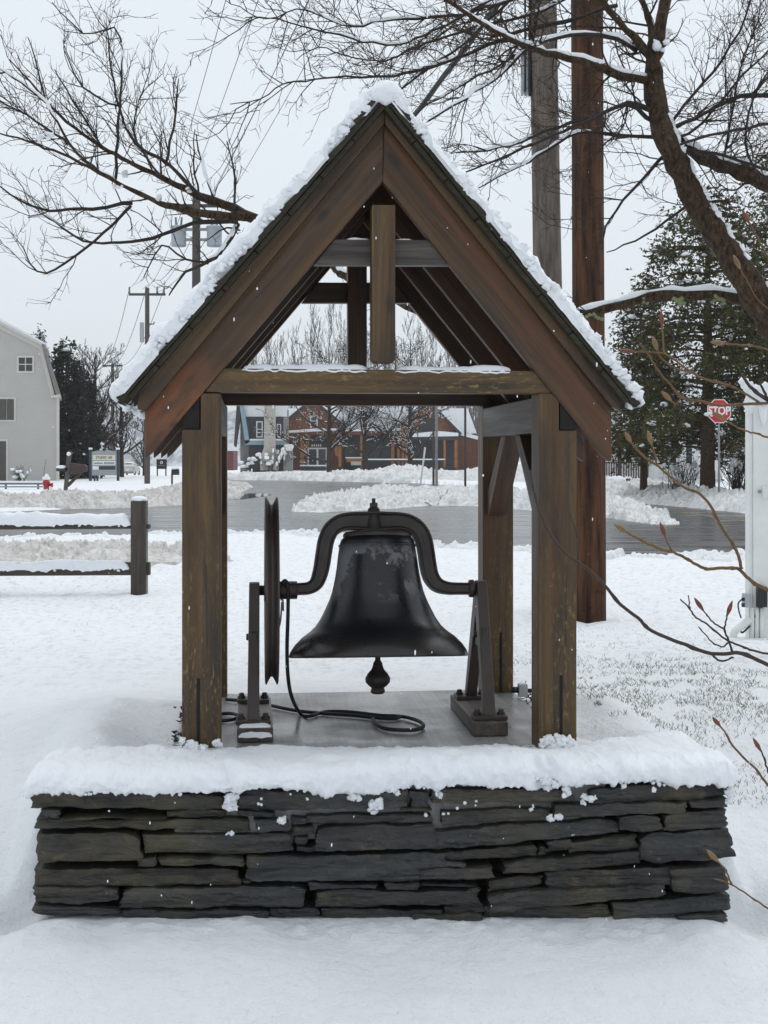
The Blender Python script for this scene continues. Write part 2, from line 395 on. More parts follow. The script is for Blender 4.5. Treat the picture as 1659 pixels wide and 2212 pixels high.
MT['railing'] = plain('brown_railing', (.06,.035,.032), .6, .4)
MT['yellow'] = plain('road_yellow', (.26,.18,.07), .6, .4, var=.5, sc=2)
MT['navy'] = plain('navy_post', (.03,.045,.075), .5, .4)
MT['signgrey'] = plain('sign_grey', (.33,.35,.37), .6, .4, var=.08)
MT['signcream'] = plain('sign_cream', (.72,.69,.52), .6, .3, var=.06, bump=0)
MT['fence'] = wood_mat('weathered_fence', (.035,.028,.020), (.085,.068,.048), (.05,.035,.022), .3)
def leaf_mat(name, a, b, c):
    m = M(name, .75, .2); r = m.co('Object')
    k = m.mix(m.ramp(m.noise(r, .7, 3), .35, .65), a, b); k = m.mix(m.ramp(m.noise(r, 2.3, 3), .52, .7), k, c); m.col(k); return m.m
MT['cedar'] = leaf_mat('cedar_foliage', (.032,.036,.013), (.085,.086,.028), (.095,.060,.028))
MT['spruce'] = leaf_mat('spruce_foliage', (.012,.017,.013), (.028,.035,.024), (.02,.022,.016))
def asphalt_mat():
    m = M('wet_asphalt', .3, .5); w = m.co('World'); st = m.co('World', (.55, 3.0, 1), (0, 0, R(-38)))
    a = m.mix(m.ramp(m.noise(w, 25, 5, .7), .3, .7), (.035,.036,.038), (.105,.106,.108))
    sl = m.math('MULTIPLY', m.ramp(m.noise(st, 1.3, 5, .6), .60, .70), m.ramp(m.noise(w, .35, 3), .42, .6))
    a = m.mix(m.math('MULTIPLY', sl, .55), a, (.40,.385,.36))
    m.col(a)
    m.rough(m.math('ADD', m.ramp(m.noise(st, .6, 4, .6), .35, .65, (.14,)*3, (.42,)*3), m.math("MULTIPLY", sl, .4)))
    m.bump(m.noise(w, 40, 4, .7), .10, .004); return m.m
MT['asphalt'] = asphalt_mat()
# ------------------------------------------------------------ ground, road
WV = -0.45                                                # front face of the stone wall in shelter depth
UL = L(70, 1840, WV)[0]; UR = L(1580, 1840, WV)[0]
PUL = L(393, 1635, 0)[0]; PUR = L(1246, 1620, 0)[0]       # pad edges
ZR = .10
def flat(px, py, z=ZR):
    Y = F * (EYE - z) / (py - HY); return ((px - CX) * Y / F, Y)
ROAD = [flat(*p) for p in [(-400,1180),(240,1163),(490,1157),(640,1156),(950,1187),(1110,1192),(1303,1206),(1600,1214),(2400,1250),(2400,1180),
        (1800,1128),(1600,1106),(1450,1091),(1303,1079),(1150,1072),(1000,1050),(870,1042),(760,1037),(620,1034),(490,1034),(440,1050),(400,1074),(300,1094),(0,1106),(-400,1120)]]
def inpoly(X, Y, poly):
    r = np.zeros(X.shape, bool); n = len(poly)
    for i in range(n):
        x0, y0 = poly[i]; x1, y1 = poly[(i+1) % n]
        c = ((y0 > Y) != (y1 > Y)) & (X < (x1 - x0) * (Y - y0) / ((y1 - y0) or 1e-9) + x0); r ^= c
    return r
def polydist(X, Y, poly):
    d = np.full(X.shape, 1e9); n = len(poly)
    for i in range(n):
        x0, y0 = poly[i]; x1, y1 = poly[(i+1) % n]; dx, dy = x1-x0, y1-y0
        t = np.clip(((X-x0)*dx + (Y-y0)*dy) / (dx*dx+dy*dy), 0, 1); d = np.minimum(d, np.hypot(X-x0-t*dx, Y-y0-t*dy))
    return d
def ground_z(X, Y, detail=True):
    X = np.asarray(X, float); Y = np.asarray(Y, float)
    dx, dy = X - O.x, Y - O.y
    u = dx * UA.x + dy * UA.y; v = dx * VA.x + dy * VA.y
    front = .112 - .040 * np.clip(u - UL, -.6, 2.9) - .05 * np.clip(-.5 - v, 0, 2.0)
    back = .485 - .365 * sst(1.2, 8.0, v)
    de = np.maximum(UL - u, u - UR)                       # distance outside the wall ends
    e = sst(-.04, .16, de)
    w = sst(-.31, -.25, v) * (1 - e) + sst(-.70 , 1.25, v + .10 * np.clip(de, 0, 1)) * e
    z = front * (1 - w) + back * w
    z -= .10 * np.exp(-((de - .09) / .09) ** 2) * np.exp(-((v + .36) / .22) ** 2)   # melt hollow round the wall ends
    z = z + .055 * sst(-.35, .25, v) * (1 - sst(1.0, 1.9, v)) * (np.exp(-((u - PUL + .42) / .26) ** 2) + .8 * np.exp(-((u - PUR - .40) / .22) ** 2)) * (.8 + .5 * fbm(X*2, Y*2, 6, 2))
    z = z + .045 * np.exp(-((de + .13) / .11) ** 2) * sst(-.34, -.1, v) * (1 - sst(.7, 1.5, v)) * (.8 + .6 * fbm(X*3, Y*3, 7, 2))
    far = .12 + .15 * sst(50, 85, Y)
    z = z + (far - z) * sst(9.5, 14.5, Y)
    z = z - 1.1 * sst(95, 160, Y) * sst(-8, -26, X)
    if detail:
        near = 1 - sst(14, 30, Y)
        n = .026 * fbm(X*1.4, Y*1.9, 0, 3) * (1 - .5*sst(-.3, .3, v)) + .010 * fbm(X*3.5, Y*4.5, 8, 2) + .007 * fbm(X*7, Y*7, 3, 3) + .0028 * fbm(X*28, Y*28, 1, 2)
        lump = sst(1.0, 3.0, v) * near
        n = n + lump * (.02 * fbm(X*5, Y*5, 5, 4) + .012 * np.clip(fbm(X*14, Y*9, 7, 3), 0, 1))
        rim = np.exp(-((v + .56) / .10) ** 2) * (np.abs(u - (UL+UR)/2) < (UR-UL)/2 + .2)
        n = n + rim * (.030 * fbm(X*5, Y*3, 9, 4) + .026 * np.clip(fbm(X*22, Y*22, 2, 3), 0, 1))
        n = n + lump * (.020 * fbm(X*9, Y*4, 15, 4) * sst(9, 13, Y) - .018 * np.clip(fbm(X*3.2, Y*2.2, 33, 3) - .15, 0, 1))
        z = z + n * (.35 + .65 * near)
        pl = sst(14.0, 17.0, Y) * (1 - sst(24, 28, Y)) * sst(-1.5, -2.8, X)            # ploughed lumps behind the rail fence
        d1, h1 = worley(X*2.4, Y*2.4); z = z + pl * (.10 * np.clip(.75 - d1, 0, 1) * (.4 + h1) + .05 * fbm(X*6, Y*6, 4, 3))
        pad = (u > PUL - .02) & (u < PUR + .02) & (v > -.1) & (v < 1.36)
        z = np.where(pad, .44, z)
        ins = inpoly(X, Y, ROAD); dd = polydist(X, Y, ROAD)
        z = np.where(ins, ZR - .10, z + .05 * sst(0, .5, dd) * (1 - sst(2, 6, dd)) * sst(15, 18, Y))
    return z
def gz(x, y): return float(ground_z(np.array([x]), np.array([y]), False)[0])
def axis(lo, hi, d, far, g=1.13):
    a = list(np.arange(lo, hi, d)); s = d; x = a[-1]
    while x < far: s = min(s * g, 120); x += s; a.append(x)
    return a
ax_ = axis(-2.4, 2.4, .02, 900, 1.045); neg = axis(2.4, 2.5, .02, 900, 1.045)
XS = np.array(sorted(set([round(-x, 4) for x in neg] + [round(x, 4) for x in ax_])))
YS = np.array([-40, -20, -10, -5, -2, 0, 1.5, 2.6, 3.2] + axis(3.55, 7.0, .02, 1000, 1.017))
GX, GY = np.meshgrid(XS, YS, indexing='ij')
gv, gf = grid_mesh(GX, GY, ground_z(GX, GY))
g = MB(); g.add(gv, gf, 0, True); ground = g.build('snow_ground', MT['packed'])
tag(ground, kind='structure')

def sheet(name, poly, z, mat, kind='structure'):
    me = bpy.data.meshes.new(name); bm = bmesh.new()
    vs = [bm.verts.new((x, y, z)) for x, y in poly]; f = bm.faces.new(vs)
    if f.normal.z < 0: f.normal_flip()
    bmesh.ops.triangulate(bm, faces=[f]); bm.to_mesh(me); bm.free(); me.materials.append(mat)
    o = bpy.data.objects.new(name, me); COL.objects.link(o); return tag(o, kind=kind)
sheet('road', ROAD, ZR, MT['asphalt'])
yl = [flat(*p) for p in [(1303,1084),(1400,1097),(1500,1111),(1600,1125),(1800,1152)]]
sheet('road_line', [(x - .09, y) for x, y in yl] + [(x + .09, y + .1) for x, y in yl[::-1]], ZR + .004, MT['yellow'])
pm = M('still_water', .03, .5); pm.col((.02, .022, .024))
pc = flat(518, 1072)
sheet('puddle', [(pc[0] + .95*math.cos(t)*(1+.2*math.sin(3*t)), pc[1] + 5.0*math.sin(t)*(1+.15*math.cos(2*t))) for t in [i*math.pi/14 for i in range(28)]], ZR + .004, pm.m)

def bank(name, label, pts, mat, lump=.16, lsc=1.6, seed=0, step=.10, nt=26):
    """ridge of ploughed snow: pts of (x, y, half width, height)"""
    P2 = np.array(pts, float); d = np.r_[0, np.cumsum(np.hypot(*np.diff(P2[:, :2], axis=0).T))]
    s = np.linspace(0, d[-1], max(8, int(d[-1] / step))); q = np.stack([np.interp(s, d, P2[:, k]) for k in range(4)], 1)
    tx = np.gradient(q[:, 0]); ty = np.gradient(q[:, 1]); ln = np.hypot(tx, ty); nx, ny = -ty/ln, tx/ln
    t = np.linspace(-1, 1, nt)[None]
    X = q[:, :1] + nx[:, None] * t * q[:, 2:3]; Y = q[:, 1:2] + ny[:, None] * t * q[:, 2:3]
    prof = np.clip(1 - t ** 2, 0, 1) ** .8
    h = q[:, 3:4] * prof * (1 + .45 * fbm(X*.8, Y*.8, seed, 3))
    d1, h1 = worley(X*lsc + seed, Y*lsc); d2, h2 = worley(X*lsc*2.3, Y*lsc*2.3 + seed, 3); d3, h3 = worley(X*lsc*4.6, Y*lsc*4.6 + seed, 6)
    dome = lambda d, r: np.clip(1 - (d / r) ** 2, 0, 1) ** .7
    h = h + np.clip(prof * 3, 0, 1) * (lump * .8 * dome(d1, .62) * (h1 > .45) * (.2 + h1) + lump * .62 * dome(d2, .58) * (h2 > .35) * (.3 + h2) + lump * .34 * dome(d3, .55) * (h3 > .3) * (.3 + h3) + lump*.25*fbm(X*9, Y*9, seed, 3))
    ends = np.clip(np.minimum(s, d[-1]-s) / .6, 0, 1)[:, None]
    base = ground_z(X, Y, False); base = np.minimum(base, ZR + .02) if seed >= 0 else base
    Z = base - .06 + h * ends
    X = X + .10 * lump / .16 * fbm(X*3, Y*3, 11 + seed, 2); Y = Y + .10 * fbm(X*3, Y*3, 23 + seed, 2)
    vs, fs = grid_mesh(X, Y, Z); b = MB(); b.add(vs, fs, 0, True); o = b.build(name, mat)
    return tag(o, label, 'snow', kind='stuff')
def fl(px, py, hw, h, z=ZR): x, y = flat(px, py, z); return (x, y, hw, h)
bank('snow_bank', 'lumpy grey snow bank ploughed up along the road left of the shelter', [fl(-300,1107,1.6,.26), fl(0,1098,1.6,.28), fl(200,1095,1.6,.29), fl(330,1088,1.6,.25), fl(420,1070,1.6,.24), fl(470,1052,1.8,.22)], MT['dirtier'], .17, 3.0, 1, .05, 50)
bank('snow_island', 'broad heap of white ploughed snow between the two roads behind the bell', [fl(660,1107,.4,.03), fl(730,1099,1.4,.14), fl(800,1090,2.2,.28), fl(900,1085,2.8,.46), fl(1000,1086,2.8,.38), fl(1100,1088,2.6,.30), fl(1180,1091,2.4,.30), fl(1260,1101,1.8,.24), fl(1350,1114,.9,.16), fl(1450,1134,.3,.02)], MT['dirty'], .17, 2.8, 2, .06, 120)
bank('snow_bank', 'snow bank along the far side of the road below the porch railing', [fl(1180,1070,2.0,.36), fl(1310,1066,2.0,.42), fl(1400,1076,1.8,.40), fl(1500,1088,1.6,.34), fl(1620,1098,1.6,.28), fl(1800,1115,1.6,.3)], MT['dirty'], .19, 2.6, 3, .06, 60)
bank('snow_bank', 'long snow bank in front of the orange timber building', [(-11.6,95,2.2,.20), (-9,93,2.2,.22), (-6,91,2.2,.25), (-3,88,2.2,.30), (0,85,2.5,.5), (1.6,83,2.6,.85), (4.5,80,2.2,.35), (6.2,78,2.6,.95), (8.5,77,2.8,.75), (11,76,2.6,.6), (15,75,2.5,.5)], MT['dirty'], .24, 1.5, 4, .10, 50)
bank('snow_bank', 'trampled tan coloured lumps of ploughed snow seen between the fence rails', [fl(-330,1222,3.0,.10), fl(0,1215,3.0,.12), fl(180,1208,2.8,.12), fl(300,1196,1.8,.08), fl(390,1186,.8,.04)], MT['dirtier'], .12, 4.2, -3, .04, 120)
bank('snow_windrow', 'ragged edge of pushed snow along the near side of the road', [fl(-300,1183,.5,.10), fl(240,1170,.45,.10), fl(490,1162,.4,.10), fl(640,1161,.4,.10), fl(950,1192,.35,.12), fl(1110,1198,.35,.10), fl(1303,1213,.35,.12), fl(1420,1213,.4,.08), fl(1560,1218,.5,.20), fl(1660,1226,.4,.12), fl(2300,1250,.4,.10)], MT['packed'], .075, 3.4, 5, .04, 26)

# ------------------------------------------------------------ bell shelter
sh = thing('bell_shelter', 'brown timber bell shelter with steep snowy gable roof behind the slate wall', 'shelter', O, TH)
VR = 1.25; PD = .14
def timber(name, poly, v0, v1, mat, grain, bevel=.004, parent=sh):
    b = MB(); b.prism(poly, v0, v1); return b.build(name, mat, parent, bevel, grain)
def rect(x0, y0, x1, y1, v): return [L(x0, y0, v), L(x1, y0, v), L(x1, y1, v), L(x0, y1, v)]
lu0, lz = L(393, 1640, 0); lu1, _ = L(477, 1640, 0); ltop = L(393, 849, 0)[1]
ru0, rz_ = L(1164, 1622, 0); ru1, _ = L(1246, 1622, 0); rtop = L(1246, 850, 0)[1]
nl = L(433, 928, 0); nr = L(1208, 930, 0)                 # notches that carry the outer plates
def post(u0, u1, v0, top, notch, slot, left):
    zb = -.03
    b = MB()
    if left: poly = [(u0, zb), (u1, zb), (u1, top), (notch[0], top), (notch[0], notch[1]), (u0, notch[1])]
    else: poly = [(u0, zb), (u1, zb), (u1, notch[1]), (notch[0], notch[1]), (notch[0], top), (u0, top)]
    b.prism(poly, v0, v0 + PD); o = b.build('post', MT['post'], sh, .006, (0, 0, 1))
    s0, s1, st, sb = slot
    c = MB(); c.box((s0, v0 - .0015, sb), (s1, v0 + .001, st)); c.build('slot', MT['end'], o)
    return o
sl = (L(424.5,1465,0)[0], L(432.5,1465,0)[0], L(424,1465,0)[1], -.02)
sr = (L(1208.6,1458,0)[0], L(1215.6,1458,0)[0], L(1208,1458,0)[1], -.02)
post(lu0, lu1, 0, ltop, nl, sl, True); post(ru0, ru1, 0, rtop, nr, sr, False)
post(lu0, lu1, VR, ltop, nl, sl, True); post(ru0, ru1, VR, rtop, nr, sr, False)
# outer plates seen end-on in the notches, and the girts between the posts
pb = MB(); pb.box((lu0 + .002, .003, nl[1] + .003), (nl[0] - .003, VR + PD + .02, ltop - .006)); pb.build('plate', [MT['end']], sh, .003)
pb = MB(); pb.box((nr[0] + .003, .003, nr[1] + .003), (ru1 - .002, VR + PD + .02, rtop - .006)); pb.build('plate', [MT['end']], sh, .003)
gz0, gz1 = L(1164, 934, 0)[1], L(1164, 857, 0)[1]
for a, b_ in ((ru0 + .001, ru0 + .07), (lu1 - .07, lu1 - .001)):
    t = MB(); t.box((a, PD + .001, gz0), (b_, VR - .001, gz1)); t.build('girt', MT['greyw'], sh, .004, (0, 1, 0))
# knee braces in the side frames
for s, (a, b_) in ((1, (ru0 + .022, ru0 + .105)), (-1, (lu1 - .105, lu1 - .022))):
    for k in (0, 1):
        zl = L(1100, 1110, VR)[1]; zu = gz0 - .001
        if k == 0: q = [(VR-.001, zl), (VR-.001, zl+.10), (.90, zu), (.80, zu), (VR-.03, zl-.005)]
        else: q = [(PD+.001, zl), (PD+.001, zl+.10), (PD+.35, zu), (PD+.45, zu), (PD+.03, zl-.005)]
        m = MB(); n = len(q)
        m.add([(a, v, z) for v, z in q] + [(b_, v, z) for v, z in q], [tuple(range(n)), tuple(range(2*n-1, n-1, -1))] + [(i, i+n, (i+1) % n + n, (i+1) % n) for i in range(n)])
        br = m.build('brace', MT['inner'], sh, .003, (0, q[2][0]-q[1][0], q[2][1]-q[1][1]))
        bm_ = bmesh.new(); bm_.from_mesh(br.data); bmesh.ops.recalc_face_normals(bm_, faces=bm_.faces); bm_.to_mesh(br.data); bm_.free()
        bo = MB(); c = Vector(((a+b_)/2, VR-.05 if k == 0 else PD+.05, zl+.04))
        bo.lathe([(0,-.006),(.010,-.006),(.010,0),(.006,.004),(0,.004)], (c.x, (VR-.062) if k == 0 else (PD+.062), c.z + .02), 'y', 10); bo.build('bolt', MT['iron'], br)
# tie beams
tb = [L(484,795,0), L(1161,801,0), L(1197,846,0), L(1197,850,0), L(444,847,0), L(444,843,0)]
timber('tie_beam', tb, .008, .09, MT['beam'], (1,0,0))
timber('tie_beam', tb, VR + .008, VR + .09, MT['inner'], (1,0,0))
# rafters
rl = [L(831,250,0), L(826.5,393,0), L(329.5,977,0), L(314,990,0), L(312,880,0), (L(297,866,0))]
rl = [L(829,236,0), L(826.5,393,0), L(329.5,977,0), L(314,990,0), L(312.5,852,0)]
rr = [L(829.4,236,0), L(1320,852,0), L(1320.5,996,0), L(1316,996,0), L(1300,984,0), L(826.9,393,0)]
lowe = L(329.5,977,0); lowt = L(314,990,0)
dl = (rl[2][0]-rl[1][0], 0, rl[2][1]-rl[1][1]); dr = (rr[4][0]-rr[5][0], 0, rr[4][1]-rr[5][1])
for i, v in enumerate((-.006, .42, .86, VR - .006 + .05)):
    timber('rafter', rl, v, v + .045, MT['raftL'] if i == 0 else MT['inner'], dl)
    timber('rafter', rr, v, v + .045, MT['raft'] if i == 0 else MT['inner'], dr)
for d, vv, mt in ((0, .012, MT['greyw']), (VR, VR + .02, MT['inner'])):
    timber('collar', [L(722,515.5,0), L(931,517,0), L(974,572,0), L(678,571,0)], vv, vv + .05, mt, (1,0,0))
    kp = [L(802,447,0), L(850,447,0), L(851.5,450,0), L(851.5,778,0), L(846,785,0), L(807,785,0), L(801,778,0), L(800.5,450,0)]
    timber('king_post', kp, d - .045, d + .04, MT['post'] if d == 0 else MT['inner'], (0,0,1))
# barge boards in front of the end rafters, front and back
tl = [L(830.8,229,-.05), L(830.8,266,-.05), L(311.7,890,-.05), L(297,883,-.05), L(297,849,-.05)]
tr = [L(831.4,229,-.05), L(1342,860,-.05), L(1341,887,-.05), L(1322,879,-.05), L(831.4,266,-.05)]
DEP = VR + PD
for p, d in ((tl, dl), (tr, dr)):
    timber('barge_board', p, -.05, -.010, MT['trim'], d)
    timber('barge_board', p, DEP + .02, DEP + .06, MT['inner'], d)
# roof boards and shingles: direction down each slope
V0, V1 = -.11, DEP + .12
for sgn, A, B in ((-1, (829.5,217), (263,868)), (1, (832.5,217), (1373,878))):
    a = Vector((L(*A, V0)[0], 0, L(*A, V0)[1])); b = Vector((L(*B, V0)[0], 0, L(*B, V0)[1]))
    d = (b - a).normalized(); n = Vector((-d.z * -sgn * -1, 0, 0)); n = Vector((d.z, 0, -d.x)); n = n if n.z > 0 else -n
    ln = (b - a).length
    if sgn < 0: RL = (a.copy(), d.copy(), n.copy(), ln)
    else: RR = (a.copy(), d.copy(), n.copy(), ln)
    q = [a - n*.020, b - n*.020 - d*.035, b - n*.002 - d*.03, a - n*.002]
    for k in range(8):                                     # sheathing boards running front to back
        s0, s1 = ln * k / 8 + .002, ln * (k+1) / 8 - .002 - (.03 if k == 7 else 0)
        bq = [a + d*s0 - n*.018, a + d*s1 - n*.018, a + d*s1 - n*.002, a + d*s0 - n*.002]
        timber('roof_board', [(p.x, p.z) for p in bq], V0 + .012, V1 - .02, MT['shingle'], (0,1,0), 0)
    # one shingle mesh, shared
    sm_ = MB(); wd = (V1 - V0) / 8 - .004
    e = Vector((0, 1, 0)); M0 = lambda s, h, v: tuple(d*s + n*h + e*v)
    sm_.add([M0(-.27,0,0), M0(-.27,0,wd), M0(.0,.0,wd), M0(.0,.0,0), M0(-.27,.003,0), M0(-.27,.003,wd), M0(0,.024,wd), M0(0,.024,0)],
            [(0,1,2,3),(7,6,5,4),(0,4,5,1),(1,5,6,2),(2,6,7,3),(3,7,4,0)])
    ob = sm_.build('shingle', MT['shingle'], sh); first = True
    sm2 = MB(); sm2.add([(Vector(q) * (1 if i_ in (2,3,6,7) else 1)).to_tuple() for i_, q in enumerate(sm_.v)], [f for f in sm_.f])
    sm2.v = [tuple(Vector(q) + (d*.10 if i_ in (0,1,4,5) else Vector())) for i_, q in enumerate(sm_.v)]
    short = sm2.build('shingle', MT['shingle'], sh); first2 = True
    nc = 11
    for c in range(nc):
        for k in range(8):
            if c == nc-1: o = short if first2 else short.copy(); nw = not first2; first2 = False
            else: o = ob if first else ob.copy(); nw = not first; first = False
            if nw: COL.objects.link(o); o.parent = sh
            s = ln - c * (ln - .05) / nc
            jit = random.uniform(-.006, .006)
            p = a + d * (s + jit) + n * random.uniform(0, .003)
            o.location = (p.x, V0 + k * (V1 - V0) / 8 + .002 + (random.uniform(-.008, .010) if k == 0 else 0), p.z)
    for k in range(6):                                     # ridge shingles
        r = MB(); s0 = V0 + k*(V1-V0)/6 - .012; s1 = s0 + (V1-V0)/6 + .012
        qq = [a + n*.018 + d*.012, a + n*.018 + d*.13, a + n*.034 + d*.13, a + n*.034 + d*.012]
        r.prism([(p.x, p.z) for p in qq], s0 + .003*k, s1); r.build('ridge_shingle', MT['shingle'], sh)

# snow on the roof: a shell on each slope with rounded ragged edges
def roof_snow(name, label):
    b = MB()
    for sgn, (a, d, n, ln), sd in ((-1, RL, 3), (1, RR, 8)):
        ns, nv = 220, 130
        s = np.linspace(-.01, ln + .014, ns)[:, None] + np.zeros((1, nv)); v = np.linspace(V0 - .012, V1 + .01, nv)[None] + np.zeros((ns, 1))
        v = v + (.026 * fbm(s*6, 0*s + sd, 0, 4) + .012 * fbm(s*26, v*10, sd, 3) - .006) * np.exp(-((v - V0) / .10) ** 2)
        de = np.minimum(v - (V0 - .03), (V1 + .03) - v); dd = (ln + .022 + .02*fbm(v*6, s*0, sd, 3)) - s
        ed = np.clip(1 - (1 - np.clip(np.minimum(de, dd) / .055, 0, 1)) ** 2, 0, 1) ** .5
        h = ((.050 if sgn < 0 else .040) + .016 * fbm(s*3, v*3, sd, 3) + .016 * fbm(s*13, v*13, sd, 3) + .010 * fbm(s*40, v*40, sd, 2)) * (1 + .15 * np.exp(-(s / .10) ** 2))
        if sgn > 0: h = h * (.92 + .22 * fbm(s*6, v*2, 5, 2))
        h = .020 + np.maximum(h, .012) * ed
        bx = a.x + d.x * s + n.x * h; bz = a.z + d.z * s + n.z * h
        lo = -.004 + .014 * np.sign(np.sin(s * 0 + 1))
        vs, fs = grid_mesh(bx, v, bz); b.add(vs, fs if sgn > 0 else [f[::-1] for f in fs], 0, True)
        for edge in ((slice(None), 0), (slice(None), -1), (-1, slice(None))):   # skirts down to the shingles
            ex, ev, ez, es = bx[edge], v[edge], bz[edge], s[edge]
            X = np.stack([ex, a.x + d.x*es + n.x*.012]); Vv = np.stack([ev, ev + (.02 if edge[1] == 0 else 0)]); Z = np.stack([ez, a.z + d.z*es + n.z*.012])
            vs, fs = grid_mesh(X, Vv, Z); b.add(vs, fs, 0, True)
    rng = random.Random(5)
    top = RL[0]
    for k in range(26):                                     # ridge crest
        v = V0 + .01 + (V1 - V0 - .02) * k / 25
        b.blob((top.x + .006, v, top.z + .024 + rng.uniform(-.006,.01)), (.056, .060, .044), k, .35, 1.8, 3)
    for sgn, (a, d, n, ln) in ((-1, RL), (1, RR)):
        for k in range(150):
            s = rng.uniform(.02, ln + .01); r = rng.uniform(.005, .013) * (1 if sgn < 0 else 1.15)
            p = a + d * s + n * rng.uniform(.026, .050)
            b.blob((p.x, V0 + rng.uniform(-.014, .012), p.z), (r*1.4, r, r), k + 40, 1.0, 2.4)
        for k in range(34):
            p = a + d * (ln + rng.uniform(-.03, .002 if sgn > 0 else .012)) + n * rng.uniform(.01, .05); r = rng.uniform(.012, .026)
            b.blob((p.x, rng.uniform(V0, V1), p.z - rng.uniform(0, .02 if sgn < 0 else .004)), r, k, .8, 2.2)
    o = b.build(name, MT['snow']); local(o); return tag(o, label, 'snow', kind='stuff')
roof_snow('roof_snow', 'thick rounded layer of snow lying on both slopes of the shelter roof')
def strip_snow(name, label, runs):
    b = MB()
    for (u0, z0, u1, z1, v0, v1, h, sd) in runs:
        n, m = max(14, int(abs(u1-u0) / .012)), 12
        u = np.linspace(u0, u1, n)[:, None] + np.zeros((1, m)); t = np.linspace(0, 1, m)[None] + np.zeros((n, 1)); v = v0 + (v1 - v0) * t
        ed = np.clip(np.minimum(np.minimum(u - min(u0,u1), max(u0,u1) - u) / .05, np.minimum(t, 1-t) * 5), 0, 1)
        ed = (1 - (1 - ed) ** 2) ** .5
        z = z0 + (z1 - z0) * (u - u0) / (u1 - u0) - .004 + ed * (h * (1 + .5*fbm(u*6, v*5, sd, 3)) + .004*fbm(u*40, v*40, sd, 2)) - (1-ed) * .006 * (t < .2) * (1 + fbm(u*45, v*3, sd, 2))
        vs, fs = grid_mesh(u, v, z); b.add(vs, [f[::-1] for f in fs] if u1 < u0 else fs, 0, True)
    o = b.build(name, MT['snow']); local(o); return tag(o, label, 'snow', kind='stuff')
def LR(x0, y0, x1, y1, v0, v1, h, sd):
    a = L(x0, y0, v0); c = L(x1, y1, v0); return (a[0], a[1], c[0], c[1], v0, v1, h, sd)
strip_snow('beam_snow', 'strip of snow lying along the top of the front tie beam', [LR(522,795.5,798,797.5,.006,.092,.022,1), LR(853,798,1108,800.5,.006,.092,.020,2)])
strip_snow('collar_snow', 'small ridges of snow on the upper cross piece in the gable', [LR(745,515.6,800,516,.012,.06,.010,3), LR(852,516.3,895,516.8,.012,.06,.008,4), LR(808,447,844,447,-.04,.035,.006,5)])

# ------------------------------------------------------------ concrete pad
b = MB(); b.box((PUL - .005, -.40, -.20), (PUR + .004, 1.34, -.002)); pad = b.build('concrete_pad', MT['concrete'], None, .006); local(pad); tag(pad, kind='structure')

# ------------------------------------------------------------ the bell with its yoke, wheel and stands
VB = .565
def LB(px, py, v=VB): return LV(px, py, v)
bell = thing('church_bell', 'large black cast bell on iron yoke and A-frame stands under the shelter', 'bell', O, TH)
bc = LB(816.0, 1415)
k = .36 / 539 * 1.0
prof = [(200,985-262),(222,985-285),(230,985-310),(236,985-350),(243,985-400),(249,985-450),(257,985-500),(267,985-550),(279,985-600),(297,985-650),(320,985-700),(350,985-760),(380,985-805),(415,985-838),(460,985-870),(505,985-915),(532,985-955),(541,985-978),(540,985-990)]
sc_ = ((1009.5-620.5)/2*(5+VB)/F) / 541
out = [(r*sc_*1.0, h*sc_) for r, h in prof]
inn = [(r*sc_-.018 if i < 16 else r*sc_-.010, h*sc_-(.02 if i == 0 else 0)) for i, (r, h) in enumerate(prof)][::-1]
b = MB(); b.lathe([(0, out[0][1]+.002)] + out + [(out[-1][0]-.006, out[-1][1]-.002)] + inn + [(0, inn[-1][1])], (0,0,0), 'z', 72)
body = b.build('bell_body', MT['bell'], bell, loc=bc)
for r0, hh in ((232, 985-322),):
    b = MB(); b.lathe([(r0*sc_*1.003, hh*sc_-.004),(r0*sc_+.004, hh*sc_-.001),(r0*sc_+.004, hh*sc_+.003),(r0*sc_-.002, hh*sc_+.007)], (0,0,0), 'z', 72); b.build('moulding', MT['bell'], body)
# crown flange
b = MB(); fz = out[0][1]; f_ = .00069
b.lathe([(0,fz-.01),(.137,fz-.012),(.140,fz+.006),(.130,fz+.016),(.085,fz+.021),(.05,fz+.022),(0,fz+.022)], (0,0,0), 'z', 48); flange = b.build('crown_flange', MT['iron'], bell, loc=bc)
